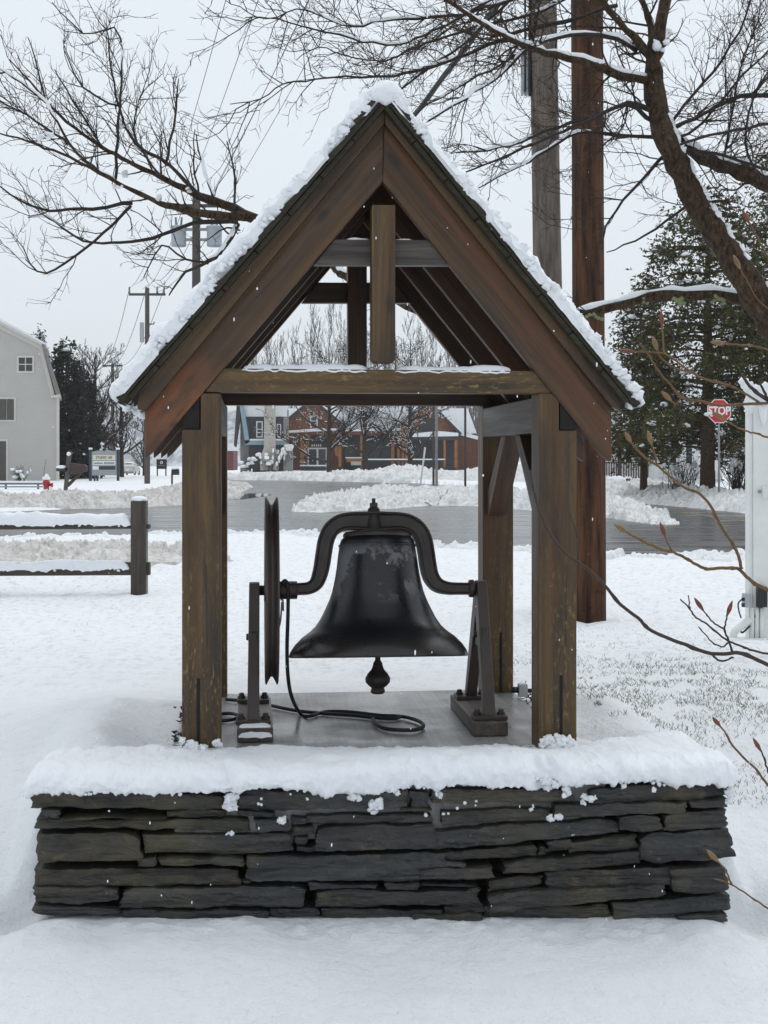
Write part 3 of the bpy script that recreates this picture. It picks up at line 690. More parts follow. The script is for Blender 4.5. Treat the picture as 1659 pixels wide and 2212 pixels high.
# yoke: a swept casting with a raised rim
def cp(x, y): return LB(497.7 + .36*x, 1061.8 + .36*y)
def sweep(name, path, half, thick, mat, parent):
    pts = [cp(*p) for p in path]; m = len(pts)
    # smooth by Catmull-Rom
    q = []; hh = []
    for i in range(m - 1):
        p0, p1, p2, p3 = pts[max(i-1,0)], pts[i], pts[i+1], pts[min(i+2,m-1)]
        for j in range(6):
            t = j / 6; q.append(.5*((2*p1) + (p2-p0)*t + (2*p0-5*p1+4*p2-p3)*t*t + (3*p1-p0-3*p2+p3)*t**3)); hh.append(half[i]*(1-t)+half[i+1]*t)
    q.append(pts[-1]); hh.append(half[-1]); n = len(q)
    sec = [(-1,-.75),(-1,-1),(-.78,-1),(-.62,-.62),(.62,-.62),(.78,-1),(1,-1),(1,-.75),(1,.75),(1,1),(.78,1),(.62,.62),(-.62,.62),(-.78,1),(-1,1),(-1,.75)]
    vs = []
    for i in range(n):
        d = (q[min(i+1,n-1)] - q[max(i-1,0)]).normalized(); nn = Vector((-d.z, 0, d.x))
        for a, c in sec: vs.append(q[i] + nn * (a * hh[i]) + Vector((0, c * thick, 0)))
    s = len(sec); fs = [(i*s+j, i*s+(j+1) % s, (i+1)*s+(j+1) % s, (i+1)*s+j) for i in range(n-1) for j in range(s)]
    fs += [tuple(range(s-1,-1,-1)), tuple(range((n-1)*s, n*s))]
    b = MB(); b.add(vs, fs); o = b.build(name, mat, parent)
    bm_ = bmesh.new(); bm_.from_mesh(o.data); bmesh.ops.recalc_face_normals(bm_, faces=bm_.faces)
    es = [e for e in bm_.edges if e.is_manifold and e.calc_face_angle(0) > .5]; bmesh.ops.bevel(bm_, geom=es, offset=.003, segments=2, profile=.5, affect='EDGES', clamp_overlap=True)
    bm_.to_mesh(o.data); bm_.free(); return o
U = .00067
lp = [(352,587),(420,585),(475,578),(515,550),(538,495),(552,430),(563,360),(577,290),(607,228),(660,190),(720,178),(800,178),(866,178)]
lh = [38,38,40,46,50,52,52,53,54,55,56,60,64]
rp = [(1442,583),(1370,583),(1300,580),(1240,560),(1203,510),(1187,440),(1178,370),(1163,290),(1130,228),(1075,190),(1015,178),(940,178),(866,178)]
y1 = sweep('yoke', lp, [h*U*.93 for h in lh], .034, MT['iron'], bell)
y2 = sweep('yoke_arm', rp, [h*U*.93 for h in lh], .034, MT['iron'], y1)
hb = cp(866, 0); hub = MB()
for r, y in ((0,0),): pass
hz = lambda y: cp(866, y).z
hub.lathe([(0,hz(95)),(30*U,hz(95)),(36*U,hz(104)),(36*U,hz(125)),(44*U,hz(135)),(50*U,hz(180)),(58*U,hz(240)),(72*U,hz(262)),(110*U,hz(268)),(110*U,hz(285)),(0,hz(285))], (hb.x, VB, 0), 'z', 24)
hub.build('yoke_hub', MT['iron'], y1)
nut = MB(); nut.lathe([(0,hz(66)),(21*U,hz(66)),(24*U,hz(70)),(24*U,hz(96)),(0,hz(96))], (hb.x, VB, 0), 'z', 6, 0, False)
nut.lathe([(0,hz(38)),(9*U,hz(38)),(11*U,hz(42)),(11*U,hz(70)),(0,hz(70))], (hb.x, VB, 0), 'z', 12); nut.build('nut', MT['iron'], y1)
# shaft ends and collars
ayz = cp(866, 587).z
b = MB(); ul = LB(556,1272).x; b.lathe([(0,ul),(.020,ul),(.020,ul+.09),(.026,ul+.092),(.026,cp(356,0).x),(0,cp(356,0).x)], (0,VB,ayz), 'x', 20); b.build('shaft', MT['iron'], y1)
b = MB(); b.lathe([(0,cp(296,0).x),(.034,cp(296,0).x),(.036,cp(300,0).x),(.036,cp(398,0).x),(.030,cp(402,0).x),(0,cp(402,0).x)], (0,VB,ayz), 'x', 20); b.build('wheel_collar', MT['iron'], y1)
b = MB(); x0, x1 = cp(1430,0).x, cp(1500,0).x; b.lathe([(0,x0),(.033,x0),(.036,x0+.003),(.036,x0+.02),(.03,x0+.024),(.020,x0+.026),(.020,x1),(0,x1)], (0,VB,ayz), 'x', 20); b.build('shaft_collar', MT['iron'], y1)
# wheel: grooved rim seen edge-on, six spokes
wu = LB(586.5,1272).x; wr = (1477-1073)/2 * (5+VB)/F; wz = LB(586,1275).z; w2 = .0265
b = MB(); b.lathe([(wr-.036,-w2+.012),(wr-.008,-w2),(wr,-w2+.002),(wr,-w2+.007),(wr-.012,-.014),(wr-.030,-.004),(wr-.030,.004),(wr-.012,.014),(wr,w2-.007),(wr,w2-.002),(wr-.008,w2),(wr-.036,w2-.012),(wr-.050,.010),(wr-.050,-.010),(wr-.036,-w2+.012)], (wu,VB,wz), 'x', 96)
wheel = b.build('bell_wheel', MT['ironb'], bell)
b = MB(); b.lathe([(0,-.03),(.045,-.03),(.05,-.02),(.05,.02),(.045,.03),(0,.03)], (wu,VB,wz), 'x', 20); b.build('hub', MT['ironb'], wheel)
for i in range(6):
    a = math.pi/6 + i*math.pi/3; c, s = math.cos(a), math.sin(a)
    b = MB(); b.tube([(wu,VB+c*.04,wz+s*.04),(wu,VB+c*(wr-.045),wz+s*(wr-.045))], [.014,.010], 8); b.build('spoke', MT['ironb'], wheel)
# the bell hangs a little out of plumb, mouth tipped towards the front
ax0 = Vector((0, VB, ayz)); TILT = Matrix.Translation(ax0) @ Matrix.Rotation(R(-8.0), 4, 'X') @ Matrix.Translation(-ax0)
for o in (body, flange, y1): o.matrix_basis = TILT @ Matrix.Translation(o.location)
# clapper
cb = LB(816,1418); b = MB()
def cz(y): return LB(816, y).z
pxm = (5+VB)/F
b.lathe([(0,cz(1498)),(12*pxm,cz(1498)),(16*pxm,cz(1495)),(15*pxm,cz(1488)),(13*pxm,cz(1486)),(20*pxm,cz(1481)),(27*pxm,cz(1473)),(27.5*pxm,cz(1465)),(22*pxm,cz(1455)),(14*pxm,cz(1446)),(11*pxm,cz(1438)),(10*pxm,cz(1432)),(7*pxm,cz(1428)),(6*pxm,cz(1425)),(6*pxm,cz(1300)),(0,cz(1300))], (cb.x,VB,0), 'z', 28)
b.build('clapper', MT['iron'], bell)
# stands on timber sills
def stand(s):
    if s > 0: ft, uc = LV(1038,1262,VB-.03), LV(1038.5,1272,VB).x
    else: ft, uc = LV(549.5,1262,VB-.03), LV(549.5,1272,VB).x
    foot_u = LV(1060,1560,.30).x if s > 0 else LV(547,1570,.30).x
    topz = ayz + .032; bz = .058
    st = None
    hw = .021
    for kk, vb in ((0, .335), (1, .80)):
        b = MB(); sg = -1 if kk == 0 else 1
        ub = foot_u
        p = [(uc-hw, VB+sg*.035, topz), (uc+hw, VB+sg*.035, topz), (uc+hw+.001, VB+sg*.052, topz-.05), (uc-hw-.001, VB+sg*.052, topz-.05)]
        # leg outline in (v, z), extruded across
        q = [(VB, topz), (VB+sg*.030, topz), (VB+sg*.046, topz-.03), (vb+sg*.024, bz+.01), (vb-sg*.030, bz+.01), (VB, topz-.14)]
        n = len(q); vs = []
        for w in (-hw, hw):
            for v, z in q:
                t = (topz - z) / (topz - bz); vs.append((uc*(1-t)+ub*t + w*(1+.12*t), v, z))
        b.add(vs, [tuple(range(n)), tuple(range(2*n-1,n-1,-1))] + [(i,i+n,(i+1)%n+n,(i+1)%n) for i in range(n)])
        o = b.build('stand_leg', MT['ironb'], bell)
        bm_ = bmesh.new(); bm_.from_mesh(o.data); bmesh.ops.recalc_face_normals(bm_, faces=bm_.faces)
        bmesh.ops.bevel(bm_, geom=list(bm_.edges), offset=.006, segments=2, profile=.6, affect='EDGES', clamp_overlap=True); bm_.to_mesh(o.data); bm_.free()
        fb = MB(); fb.box((ub-.066, vb-.045, bz-.004), (ub+.066, vb+.045, bz+.012)); fo = fb.build('foot_plate', MT['iron'], o, .003)
        for du in (-.048, .048):
            bb = MB(); bb.lathe([(0,bz+.034),(.009,bz+.034),(.011,bz+.030),(.011,bz+.022),(.016,bz+.022),(.016,bz+.012),(0,bz+.012)], (ub+du, vb, 0), 'z', 8, 0, False); bb.build('bolt', MT['iron'], o)
    b = MB(); zc = bz + .30; um = uc*.42 + foot_u*.58                      # cross bar
    q = [(.42, zc-.05), (.71, zc-.05), (.69, zc+.03), (.60, zc+.06), (.53, zc+.06), (.44, zc+.03)]; n = len(q)
    b.add([(um-.012, v, z) for v, z in q] + [(um+.012, v, z) for v, z in q], [tuple(range(n)), tuple(range(2*n-1,n-1,-1))] + [(i,i+n,(i+1)%n+n,(i+1)%n) for i in range(n)])
    o = b.build('cross_bar', MT['ironb'], bell, .004)
    b = MB(); b.lathe([(0,-.022),(.012,-.022),(.014,-.016),(.014,.016),(0,.016)], (um-.008,.55,zc), 'x', 8); b.build('bolt', MT['iron'], o)
    if s > 0: u0, u1 = L(1023.4,1602,.26)[0], L(1098,1602,.26)[0]
    else: u0, u1 = L(512,1607,.23)[0], L(590,1607,.23)[0]
    b = MB(); v0 = .26 if s > 0 else .23
    b.box((u0, v0, 0), (u1, .90, .054)); b.build('sill', MT['greyw'], bell, .005, (0,1,0))
    return u0, u1, v0
stand(1); su0, su1, sv0 = stand(-1)
strip_snow('sill_snow', 'patch of snow on the front end of the left bell sill', [(su0+.004,.054,su1-.004,.054,sv0+.002,sv0+.055,.016,3), (su0+.006,.030,su1-.004,.030,sv0-.010,sv0+.02,.014,6)])
# rope
def deck(px, py):                                          # pixel to a point on the pad
    Y = F * (EYE - (O.z + .010)) / (py - HY); w = Vector(((px-CX)*Y/F, Y, O.z + .010)) - O; return Vector((w.dot(UA), w.dot(VA), .010))
def smooth(pts, n=6):
    pts = [Vector(p) for p in pts]; q = []; m = len(pts)
    for i in range(m-1):
        p0,p1,p2,p3 = pts[max(i-1,0)],pts[i],pts[i+1],pts[min(i+2,m-1)]
        for j in range(n):
            t = j/n; q.append(.5*((2*p1)+(p2-p0)*t+(2*p0-5*p1+4*p2-p3)*t*t+(3*p1-p0-3*p2+p3)*t**3))
    q.append(pts[-1]); return q
vf = VB - .045
b = MB()
b.tube(smooth([LV(606,1268,VB+.03), LV(611,1258,vf), LV(617,1255,vf), LV(622,1270,vf), LV(622,1330,vf), LV(620,1400,vf), LV(622,1460,vf-.02), LV(630,1505,vf-.05)] + [deck(648,1540), deck(668,1547), deck(705,1537), deck(760,1538), deck(820,1545), deck(870,1548), deck(905,1558), deck(914,1570), deck(890,1577), deck(840,1575), deck(815,1566), deck(806,1553)], 6), .0075, 8)
b.tube(smooth([deck(488,1511), deck(535,1515), deck(585,1524), deck(640,1535), deck(700,1541), deck(760,1545), deck(810,1550), deck(850,1552), deck(866,1548)]), .0075, 8)
b.tube(smooth([deck(470,1543), deck(495,1541), deck(513,1545), deck(510,1552), deck(490,1556), deck(468,1555)]), .0075, 8)
ro = b.build('bell_rope', MT['rope']); local(ro); tag(ro, 'dark rope hanging from the bell wheel and looped on the concrete', 'rope')
b = MB(); b.tube(smooth([LV(609,1300,vf), LV(606,1340,vf), LV(601,1356,vf), LV(594,1345,vf), LV(590,1320,vf), LV(587,1306,vf)]), .004, 6)
b.tube(smooth([LV(606,1296,vf), LV(611,1297,vf), LV(612,1320,vf)]), .004, 6)
o = b.build('wheel_tie', MT['ropeg'], bell)
# grey outlet box at the pad's right edge
q = LV(1128,1512,1.10); ob_ = thing('outlet_box', 'small grey metal outlet box beside the rear right post', 'electrical box', W(q.x, 1.10, .0), TH)
b = MB(); b.box((-.018,-.02,.005),(.022,.02,.062)); b.build('box', MT['grey_p'], ob_, .004)
b = MB(); b.lathe([(0,-.05),(.014,-.05),(.014,-.018),(0,-.018)], (0,0,.035), 'x', 10); b.lathe([(0,.022),(.010,.022),(.010,.075),(0,.075)], (0,0,.03), 'x', 10); b.build('fitting', MT['black_p'], ob_)

# ------------------------------------------------------------ dry stone wall
wall = thing('stone_wall', 'low dry stone slate wall under a thick lip of snow in front of the shelter', 'wall', O, TH)
A7 = lambda x, y: (.52*x, 1526.3 + .52*y)
A8 = lambda x, y: (796.3 + .52*x, 1526.3 + .52*y)
ST = [  # frame, x0, x1, top left, top right, bottom left, bottom right
 (7,122,940,338,366,424,430),(7,978,1695,352,350,435,428),(8,172,250,352,350,438,420),(8,258,862,340,342,412,405),(8,918,1502,342,312,412,382),
 (7,170,252,428,430,462,464),(7,690,940,428,424,462,460),(7,985,1142,438,436,462,464),(7,1270,1800,450,446,492,488),(8,132,262,420,424,442,442),
 (8,293,757,440,424,497,474),(8,768,1330,414,394,466,444),(8,1336,1502,392,386,430,424),
 (7,140,1042,466,468,508,522),(7,1056,1206,470,474,522,528),(7,1208,1286,462,466,496,494),(7,1208,1306,500,504,540,538),(7,1224,1284,540,542,580,578),(7,1230,1320,584,582,612,610),
 (7,1308,1818,500,492,606,594),(8,236,1044,518,468,602,528),(8,1044,1226,460,452,524,520),(8,1226,1500,450,426,522,504),
 (7,146,600,530,534,655,640),(7,590,1226,536,528,618,610),(7,572,655,632,626,672,664),(7,656,1018,632,628,666,666),(7,1018,1860,626,610,732,722),
 (8,276,708,608,574,644,630),(8,738,852,556,552,606,600),(8,832,1122,572,528,608,594),(8,1128,1526,530,508,660,634),
 (7,138,1006,672,676,752,746),(8,250,408,646,648,676,676),(8,212,524,676,668,727,716),(8,562,1142,650,602,700,656),(7,1004,1050,722,722,744,742),(8,160,224,698,700,732,728),
 (7,130,492,754,758,824,818),(7,494,1276,758,750,842,836),(7,1280,1570,738,742,764,766),(7,1600,1740,738,740,764,764),(7,1306,2000,766,768,834,830),(8,70,216,734,732,760,758),(8,218,452,730,734,756,754),
 (8,496,728,718,698,772,750),(8,736,1272,690,664,772,742),(8,1252,1500,682,668,786,768),(8,500,1242,778,742,862,796),
 (7,130,500,830,836,870,872),(7,500,660,846,850,890,890),(7,1120,1330,840,842,880,880),(7,1330,1840,838,842,890,892),(8,312,486,832,826,862,860),(8,1006,1508,816,782,892,856),(8,1280,1502,868,864,910,905),(8,480,1010,836,822,910,895),(8,180,480,862,864,905,905),(7,640,1120,850,850,900,900),
 (8,700,745,578,580,628,620),(8,412,470,756,752,790,782),(8,190,240,368,372,416,412),(7,255,690,462,462,470,470)]
for i, (fr, x0, x1, tl_, tr_, bl, br) in enumerate(ST):
    tl_, tr_, bl, br = tl_ + 2.5, tr_ + 2.5, bl - 2.5, br - 2.5
    A = A7 if fr == 7 else A8; rg = np.random.RandomState(i)
    pr = rg.uniform(-.022, .012); v = WV + pr
    a, b_, c, d = (L(*A(x0, tl_), v), L(*A(x1, tr_), v), L(*A(x1, br), v), L(*A(x0, bl), v))
    ln = b_[0] - a[0]; n = max(8, int(ln / .011)); m = 10
    s = np.linspace(0, 1, n)[:, None]; t = np.linspace(0, 1, m)[None]
    jn = lambda k: .0055 * np.round(fbm(s[:,0]*ln*14, s[:,0]*0 + i*2.3 + k, 0, 2)*2.5)/2.5  + .0030 * fbm(s[:,0]*ln*26, s[:,0]*0 + i + k*.37, 0, 3) + .004 * fbm(s[:,0]*ln*7, s[:,0]*0 + i*1.7 + k, 0, 2)
    top = a[1] + (b_[1]-a[1])*s + jn(1)[:, None]; bot = d[1] + (c[1]-d[1])*s + jn(5)[:, None]
    hgt = (a[1] - d[1] + b_[1] - c[1]) / 2
    endc = np.clip(np.minimum(s, 1-s) * ln / min(.05, ln*.3), 0, 1)          # worn corners
    cut = (1 - endc) ** 1.6 * hgt * np.array(rg.uniform(.0, .20, 4) * (rg.rand(4) < .6))[None]
    half = s < .5
    top = top - np.where(half, cut[:, 0:1], cut[:, 1:2]); bot = bot + np.where(half, cut[:, 2:3], cut[:, 3:4])
    Z = bot + (top - bot) * t
    sl_ = rg.uniform(-.22, .22, 2) * hgt
    le = .008 * fbm(t*6, t*0 + i, 0, 2) + .003 + sl_[0]*(t-.5) + abs(sl_[0])*.5; re = .008 * fbm(t*6, t*0 + i + 50, 0, 2) - .003 + sl_[1]*(t-.5) - abs(sl_[1])*.5
    Uu = (a[0] + le) + ((b_[0] + re) - (a[0] + le)) * s
    fl_n = lambda p, q, k: np.floor((fbm(p, q, i + k, 3) * 3.2)) / 3.2          # stepped cleavage faces
    lay = .009 * fl_n(Uu*5 + 3*Z, Z*30, .3) + .007 * fl_n(Uu*13, Z*55, 2.1) + .006 * fbm(Uu*24, Z*70, i + .5, 3)
    edge = np.minimum(np.minimum(s, 1-s) * ln / .012, np.minimum(t, 1-t) * 4.0); V_ = v - lay + .005 * (1 - np.clip(edge, 0, 1)) ** 2
    mb = MB(); vs, fs = grid_mesh(Uu, V_, Z); mb.add(vs, [f[::-1] for f in fs][::-1])
    nb = len(mb.v); idx = [k * m for k in range(n)] + [(n-1)*m + k for k in range(1, m)] + [k*m + m-1 for k in range(n-2, -1, -1)] + [k for k in range(m-2, 0, -1)]
    dep = rg.uniform(.16, .26)
    mb.v.extend([(mb.v[j][0], WV + dep, mb.v[j][2]) for j in idx]); q = len(idx)
    ff = [(idx[k], nb + k, nb + (k+1) % q, idx[(k+1) % q]) for k in range(q)] + [tuple(range(nb, nb+q))]
    mb.f += ff; mb.mi += [0]*len(ff); mb.sm += [False]*len(ff)
    o = mb.build('stone', MT['stone'], wall)
    bm_ = bmesh.new(); bm_.from_mesh(o.data); bmesh.ops.recalc_face_normals(bm_, faces=bm_.faces); bm_.to_mesh(o.data); bm_.free()
b = MB(); zt = L(800,1716,WV)[1]
b.box((UL+.05, WV+.10, -.60), (UR-.06, WV+.36, zt-.03)); b.build('wall_core', MT['core'], wall)
# snow cap of the wall, spilling on to the pad
n, = (860,); us = np.linspace(UL - .035, UR + .03, n)[:, None]
sect0 = [(.26,-.004),(.20,.004),(.12,.010),(.04,.018),(-.06,.030),(-.18,.048),(-.30,.066),(-.385,.073),(-.44,.069),(-.475,.055),(-.492,.034),(-.496,.010),(-.488,-.012),(-.464,-.020),(-.430,-.012)]
_t = np.linspace(0, len(sect0)-1, 46); sect = list(zip(np.interp(_t, range(len(sect0)), [p[0] for p in sect0]), np.interp(_t, range(len(sect0)), [p[1] for p in sect0])))
sv = np.array([p[0] for p in sect])[None] + 0*us; sz = np.array([p[1] for p in sect])[None] + 0*us; uu = us + 0*sv
cut = sst(0, 1, (0*uu)); w = np.clip((-sv - .36) / .1, 0, 1)
sv = sv - w * (.016 * fbm(uu*5, sz*4, 1, 3) + .016 * fbm(uu*18, sz*16, 2, 4) + .008 * fbm(uu*60, sz*60, 12, 3))
drip = np.clip(fbm(uu*13, uu*0, 3, 4), -.4, 1); low = np.clip((.030 - sz) / .05, 0, 1) * (sv < -.40)
sz = sz + (.022 * fbm(uu*2.2, sv*3, 4, 3) + .010 * fbm(uu*6, sv*6, 44, 3)) * (sv < .1) + .010 * fbm(uu*14, sv*14, 5, 4) + .006*np.clip(fbm(uu*45, sv*45, 6, 3), -.2, 1) - low * (.026 * np.clip(fbm(uu*3.5, uu*0, 3, 3), -.5, 1) + .014 * fbm(uu*15, uu*0, 8, 3) + .012 * np.clip(fbm(uu*47, uu*0, 9, 3), -.2, 1)*(1 + fbm(uu*5, uu*0, 2, 2)) + .008 * np.clip(fbm(uu*120, uu*0, 10, 2), -.1, 1))
edge_l = np.clip(np.minimum(uu - us.min(), us.max() - uu) / .05, 0, 1) ** .5
sz = np.where(sz > -.02, -.02 + (sz + .02) * edge_l, sz); sv = np.where(sv < -.40, -.40 + (sv + .40) * (.35 + .65 * edge_l), sv)
# thin out behind the front so that the wet pad shows between the posts
for un, wn, dn in ((L(1165,1700,WV)[0], .022, .05), (L(1190,1700,WV)[0], .016, .035), (L(494,1700,WV)[0], .016, .03), (L(925,1700,WV)[0], .02, .022)):
    gn = np.exp(-((uu - un + .01*fbm(sz*30, uu*0, 3, 2)) / wn) ** 2) * np.clip((-sv - .36) / .08, 0, 1); sv = sv + dn * gn; sz = sz - .35 * dn * gn * (sz > 0)
padm = sst(PUL + .10, PUL + .2, uu) * (1 - sst(PUR - .16, PUR - .06, uu)) * np.clip(sv / .12, 0, 1); sz = sz - padm * (.022 + .016 * fbm(uu*9, sv*9, 8, 3))
out_ = (1 - sst(PUL - .10, PUL - .02, uu)) + sst(PUR + .02, PUR + .10, uu)
sz = np.where(sv > .0, sz + out_ * .02 * (1 - sv / .26) - out_ * .05 * np.clip(sv / .26, 0, 1), sz)
vs, fs = grid_mesh(uu, sv, sz); b = MB(); b.add(vs, fs, 0, True)
rng = random.Random(11)
def clump(px, py, n, spread, r, v=WV-.02):
    for i in range(n):
        q = LV(px + rng.gauss(0, spread), py + rng.gauss(0, spread*.6), v); b.blob((q.x, v + rng.uniform(-.012,.010), q.z), r*rng.uniform(.5,1.2)*.85, rng.random()*50, 1.1, 2.6, 3)
for (px, py, nn, sp, r) in [(492,1742,9,8,.012),(505,1722,9,10,.014),(610,1772,5,5,.011),(495,1800,4,5,.007),(760,1722,10,9,.011),(815,1738,14,9,.013),(808,1755,4,5,.010),(1190,1771,6,8,.010),(1205,1766,3,4,.010),(1275,1722,10,9,.012),(1262,1735,4,4,.008),(1578,1712,10,6,.012),(1570,1730,5,4,.009),(1225,1712,6,10,.011),(970,1760,6,16,.006),(1020,1742,5,14,.006),(920,1760,4,5,.007),(950,1712,5,10,.010),(1150,1742,4,6,.006),(1180,1690,8,12,.014),(570,1735,4,14,.006),(860,1700,6,14,.010),(660,1706,6,20,.007),(1420,1700,8,40,.008),(250,1712,6,60,.007)]:
    clump(px, py, max(3, int(nn*.75)), sp*.7, r)
for k in range(40):                                       # granular crust along the lower lip
    u = rng.uniform(UL, UR); zz = -.020 - max(0, rng.gauss(0, .012)); b.blob((u, WV - rng.uniform(.012,.036), zz + rng.uniform(0,.03)), rng.uniform(.003,.009), k, 1.0, 2.4, 2)
for (px, py, nn, sp, r, v) in [(412,1612,12,9,.016,-.03),(440,1622,14,11,.018,-.03),(466,1606,8,4,.012,-.03),(455,1630,6,10,.014,-.03),(1185,1608,16,9,.018,-.03),(1215,1605,20,12,.020,-.03),(1235,1606,10,6,.016,-.03),(1210,1618,12,16,.018,-.03)]:
    clump(px, py, nn, sp, r, v)
o = b.build('wall_snow', MT['snow']); local(o); tag(o, 'thick lip of snow overhanging the top of the stone wall', 'snow', kind='stuff')
# ------------------------------------------------------------ poles and wires
def cyl(b, x, y, z0, z1, r0, r1, n=20, lean=(0,0)):
    m = 14; pts = []; rs = []
    for i in range(m):
        t = i/(m-1); pts.append((x + lean[0]*t, y + lean[1]*t, z0 + (z1-z0)*t)); rs.append((r0*(1-t)+r1*t) * (1 + .012*math.sin(i*7.3)))
    b.tube(pts, rs, n)
bx, by = P(1274, 1330, 12.5).x, 12.5
t = thing('utility_pole', 'thick reddish brown utility pole standing close behind the shelter on the right', 'utility pole', (bx, by, 0)); 
b = MB(); cyl(b, 0, 0, -.2, 11.5, .122, .142); 
b = MB(); cyl(b, 0, 0, -.2, 11.5, .148, .140, 24, (-.05, 0)); b.build('pole', MT['pole_b'], t)
gx, gy = P(1196, 1322, 13.2).x, 13.2
t = thing('utility_pole', 'weathered grey utility pole left of the brown pole, its foot behind the shelter', 'utility pole', (gx, gy, 0))
gtop = (gx - .45, gy, 11.4)
b = MB(); cyl(b, 0, 0, -.2, 11.8, .148, .112, 24, (-.20, 0)); b.build('pole', MT['pole_g'], t)
z0, z1 = P(0, 206, gy).z, P(0, 105, gy).z; cxp = P(1133, 150, gy).x - gx
b = MB(); b.box((cxp-.035, -.03, z0), (cxp+.035, .03, z1)); b.build('meter_box', MT['grey_p'], t, .006)
b = MB(); b.tube([(cxp+.045, -.05, z0-.02), (cxp+.05, -.05, z1+3)], .014, 8); b.tube([(cxp+.0, -.06, z0+.02), (cxp+.0, -.06, z1+3)], .010, 8); b.build('conduit', MT['black_p'], t)
b = MB(); b.box((-1.5, -.07, 10.6), (1.0, .05, 10.72)); b.build('crossarm', MT['pole_far'], t)
TX, TY = P(424, 0, 46).x, 46.0; ztop = P(0, 425, TY).z
t = thing('transformer_pole', 'utility pole with two grey transformer cans seen through the left branch', 'utility pole', (TX, TY, 0))
b = MB(); cyl(b, 0, 0, 0, ztop, .17, .13, 14); b.build('pole', MT['pole_far'], t)
zt1 = P(0, 510, TY).z
for px in (386, 463):
    x = P(px, 0, TY).x - TX; b = MB(); hh = .34
    b.lathe([(0,zt1-hh),(.24,zt1-hh),(.25,zt1-hh+.04),(.25,zt1+hh-.08),(.27,zt1+hh-.06),(.27,zt1+hh-.02),(.12,zt1+hh+.02),(0,zt1+hh+.02)], (x,0,0), 'z', 18); o = b.build('transformer', MT['trans'], t)
    b = MB(); b.tube([(x-.08,0,zt1+hh),(x-.10,0,zt1+hh+.28)], .035, 8); b.tube([(x+.08,0,zt1+hh),(x+.10,0,zt1+hh+.28)], .035, 8); b.build('bushing', MT['greyw2'], o)
for z in (zt1-.12, zt1+.22):
    b = MB(); b.box((-.78, -.06, z-.04), (.78, .06, z+.04)); b.build('bracket', MT['steel'], t)
b = MB(); b.box((-1.1, -.05, ztop-.35), (1.1, .05, ztop-.25)); b.build('crossarm', MT['pole_far'], t)
FX, FY = P(318, 0, 70).x, 70.0; fz = P(0, 622, FY).z
t = thing('crossarm_pole', 'slim utility pole with a wide crossarm above the left trees', 'utility pole', (FX, FY, 0))
b = MB(); cyl(b, 0, 0, -.3, fz, .15, .11, 12); b.build('pole', MT['pole_far'], t)
az = P(0, 636, FY).z; b = MB(); b.box((-.92, -.05, az-.06), (.92, .05, az+.06)); b.build('crossarm', MT['pole_far'], t)
for x in (-.9, -.05, .5, .85):
    b = MB(); b.tube([(x, 0, az+.05), (x, 0, az+.38)], .045, 8); b.build('insulator', MT['greyw2'], t)
for pz in (700, 725, 742):
    b = MB(); z = P(0, pz, FY).z; b.tube([(.1,0,z),(.32,0,z),(.36,0,z+.12)], .035, 6); b.build('pin', MT['pole_far'], t)
b = MB(); z = P(0, 718, FY).z; b.box((-.36,-.1,z-.5),(-.18,.1,z+.5)); b.build('cabinet', MT['grey_p'], t)
QX, QY = P(243, 0, 130).x, 130.0; qz = P(0, 786, QY).z
t = thing('crossarm_pole', 'distant utility pole with crossarm rising out of the bare left tree', 'utility pole', (QX, QY, 0))
b = MB(); cyl(b, 0, 0, -.8, qz, .18, .14, 10); b.build('pole', MT['pole_far'], t)
b = MB(); b.box((-.95,-.06,qz-.25),(.95,.06,qz-.10)); b.build('crossarm', MT['pole_far'], t)
def wire(a, c, sag, r, label, grp='overhead wires between the poles', n=26):
    a = Vector(a); c = Vector(c); pts = [a.lerp(c, i/n) - Vector((0,0,sag*4*(i/n)*(1-i/n))) for i in range(n+1)]
    b = MB(); b.tube(pts, r, 5); o = b.build('power_line', MT['wire']); return tag(o, label, 'wire', grp)
GA = 'overhead wires from the grey pole'
OR5 = ['leftmost', 'second from left', 'middle', 'fourth from left', 'lowest']
for i, (x0, z0, x1, z1) in enumerate([(-1.65,10.75,-.95,ztop-.2),(-1.0,10.75,-.4,ztop-.2),(.1,10.75,.35,ztop-.2),(.7,10.75,.95,ztop-.2),(-.45,9.6,-.05,ztop-1.0)]):
    wire((gx-.20+x0, gy, z0), (TX+x1, TY, z1), .25, .0075, OR5[i] + ' of the thin overhead wires from the grey pole to the transformer pole', GA)
GB = 'overhead wires beyond the transformer pole'
for i, (x0, x1, z1) in enumerate([(-.95,-.9,az+.3),(-.4,-.05,az+.3),(.35,.5,az+.3),(.95,.85,az+.3)]):
    wire((TX+x0, TY, ztop-.2), (FX+x1, FY, z1), .5, .010, ['leftmost','second from left','third from left','rightmost'][i] + ' of the wires between the transformer pole and the crossarm pole', GB)
GC = 'overhead wires to the distant pole'
for i, (x0, x1, dz) in enumerate([(-.9,-.9,0),(-.05,0,0),(.85,.9,0),(.1,.1,-3)]):
    wire((FX+x0, FY, az+.3+dz), (QX+x1, QY, qz-.1+dz*.3), 1.0, .016, ['leftmost','middle','rightmost','lowest'][i] + ' of the wires sagging from the crossarm pole to the distant pole', GC)
a = Vector((gx-.12, gy-.16, P(0,-110,gy).z)); c = Vector((TX, TY, P(0,735,TY).z)); b = MB()
for k in range(3):
    pts = []
    for i in range(41):
        t_ = i/40; p = a.lerp(c, t_) - Vector((0,0,2.6*t_*(1-t_))); w = i*1.1 + k*2.09; pts.append(p + Vector((.020*math.cos(w), 0, .020*math.sin(w))))
    b.tube(pts, .019, 6)
tag(b.build('cable_bundle', MT['black_p']), 'thick dark bundle of cables slanting down to the roof ridge from the top right', 'cable')

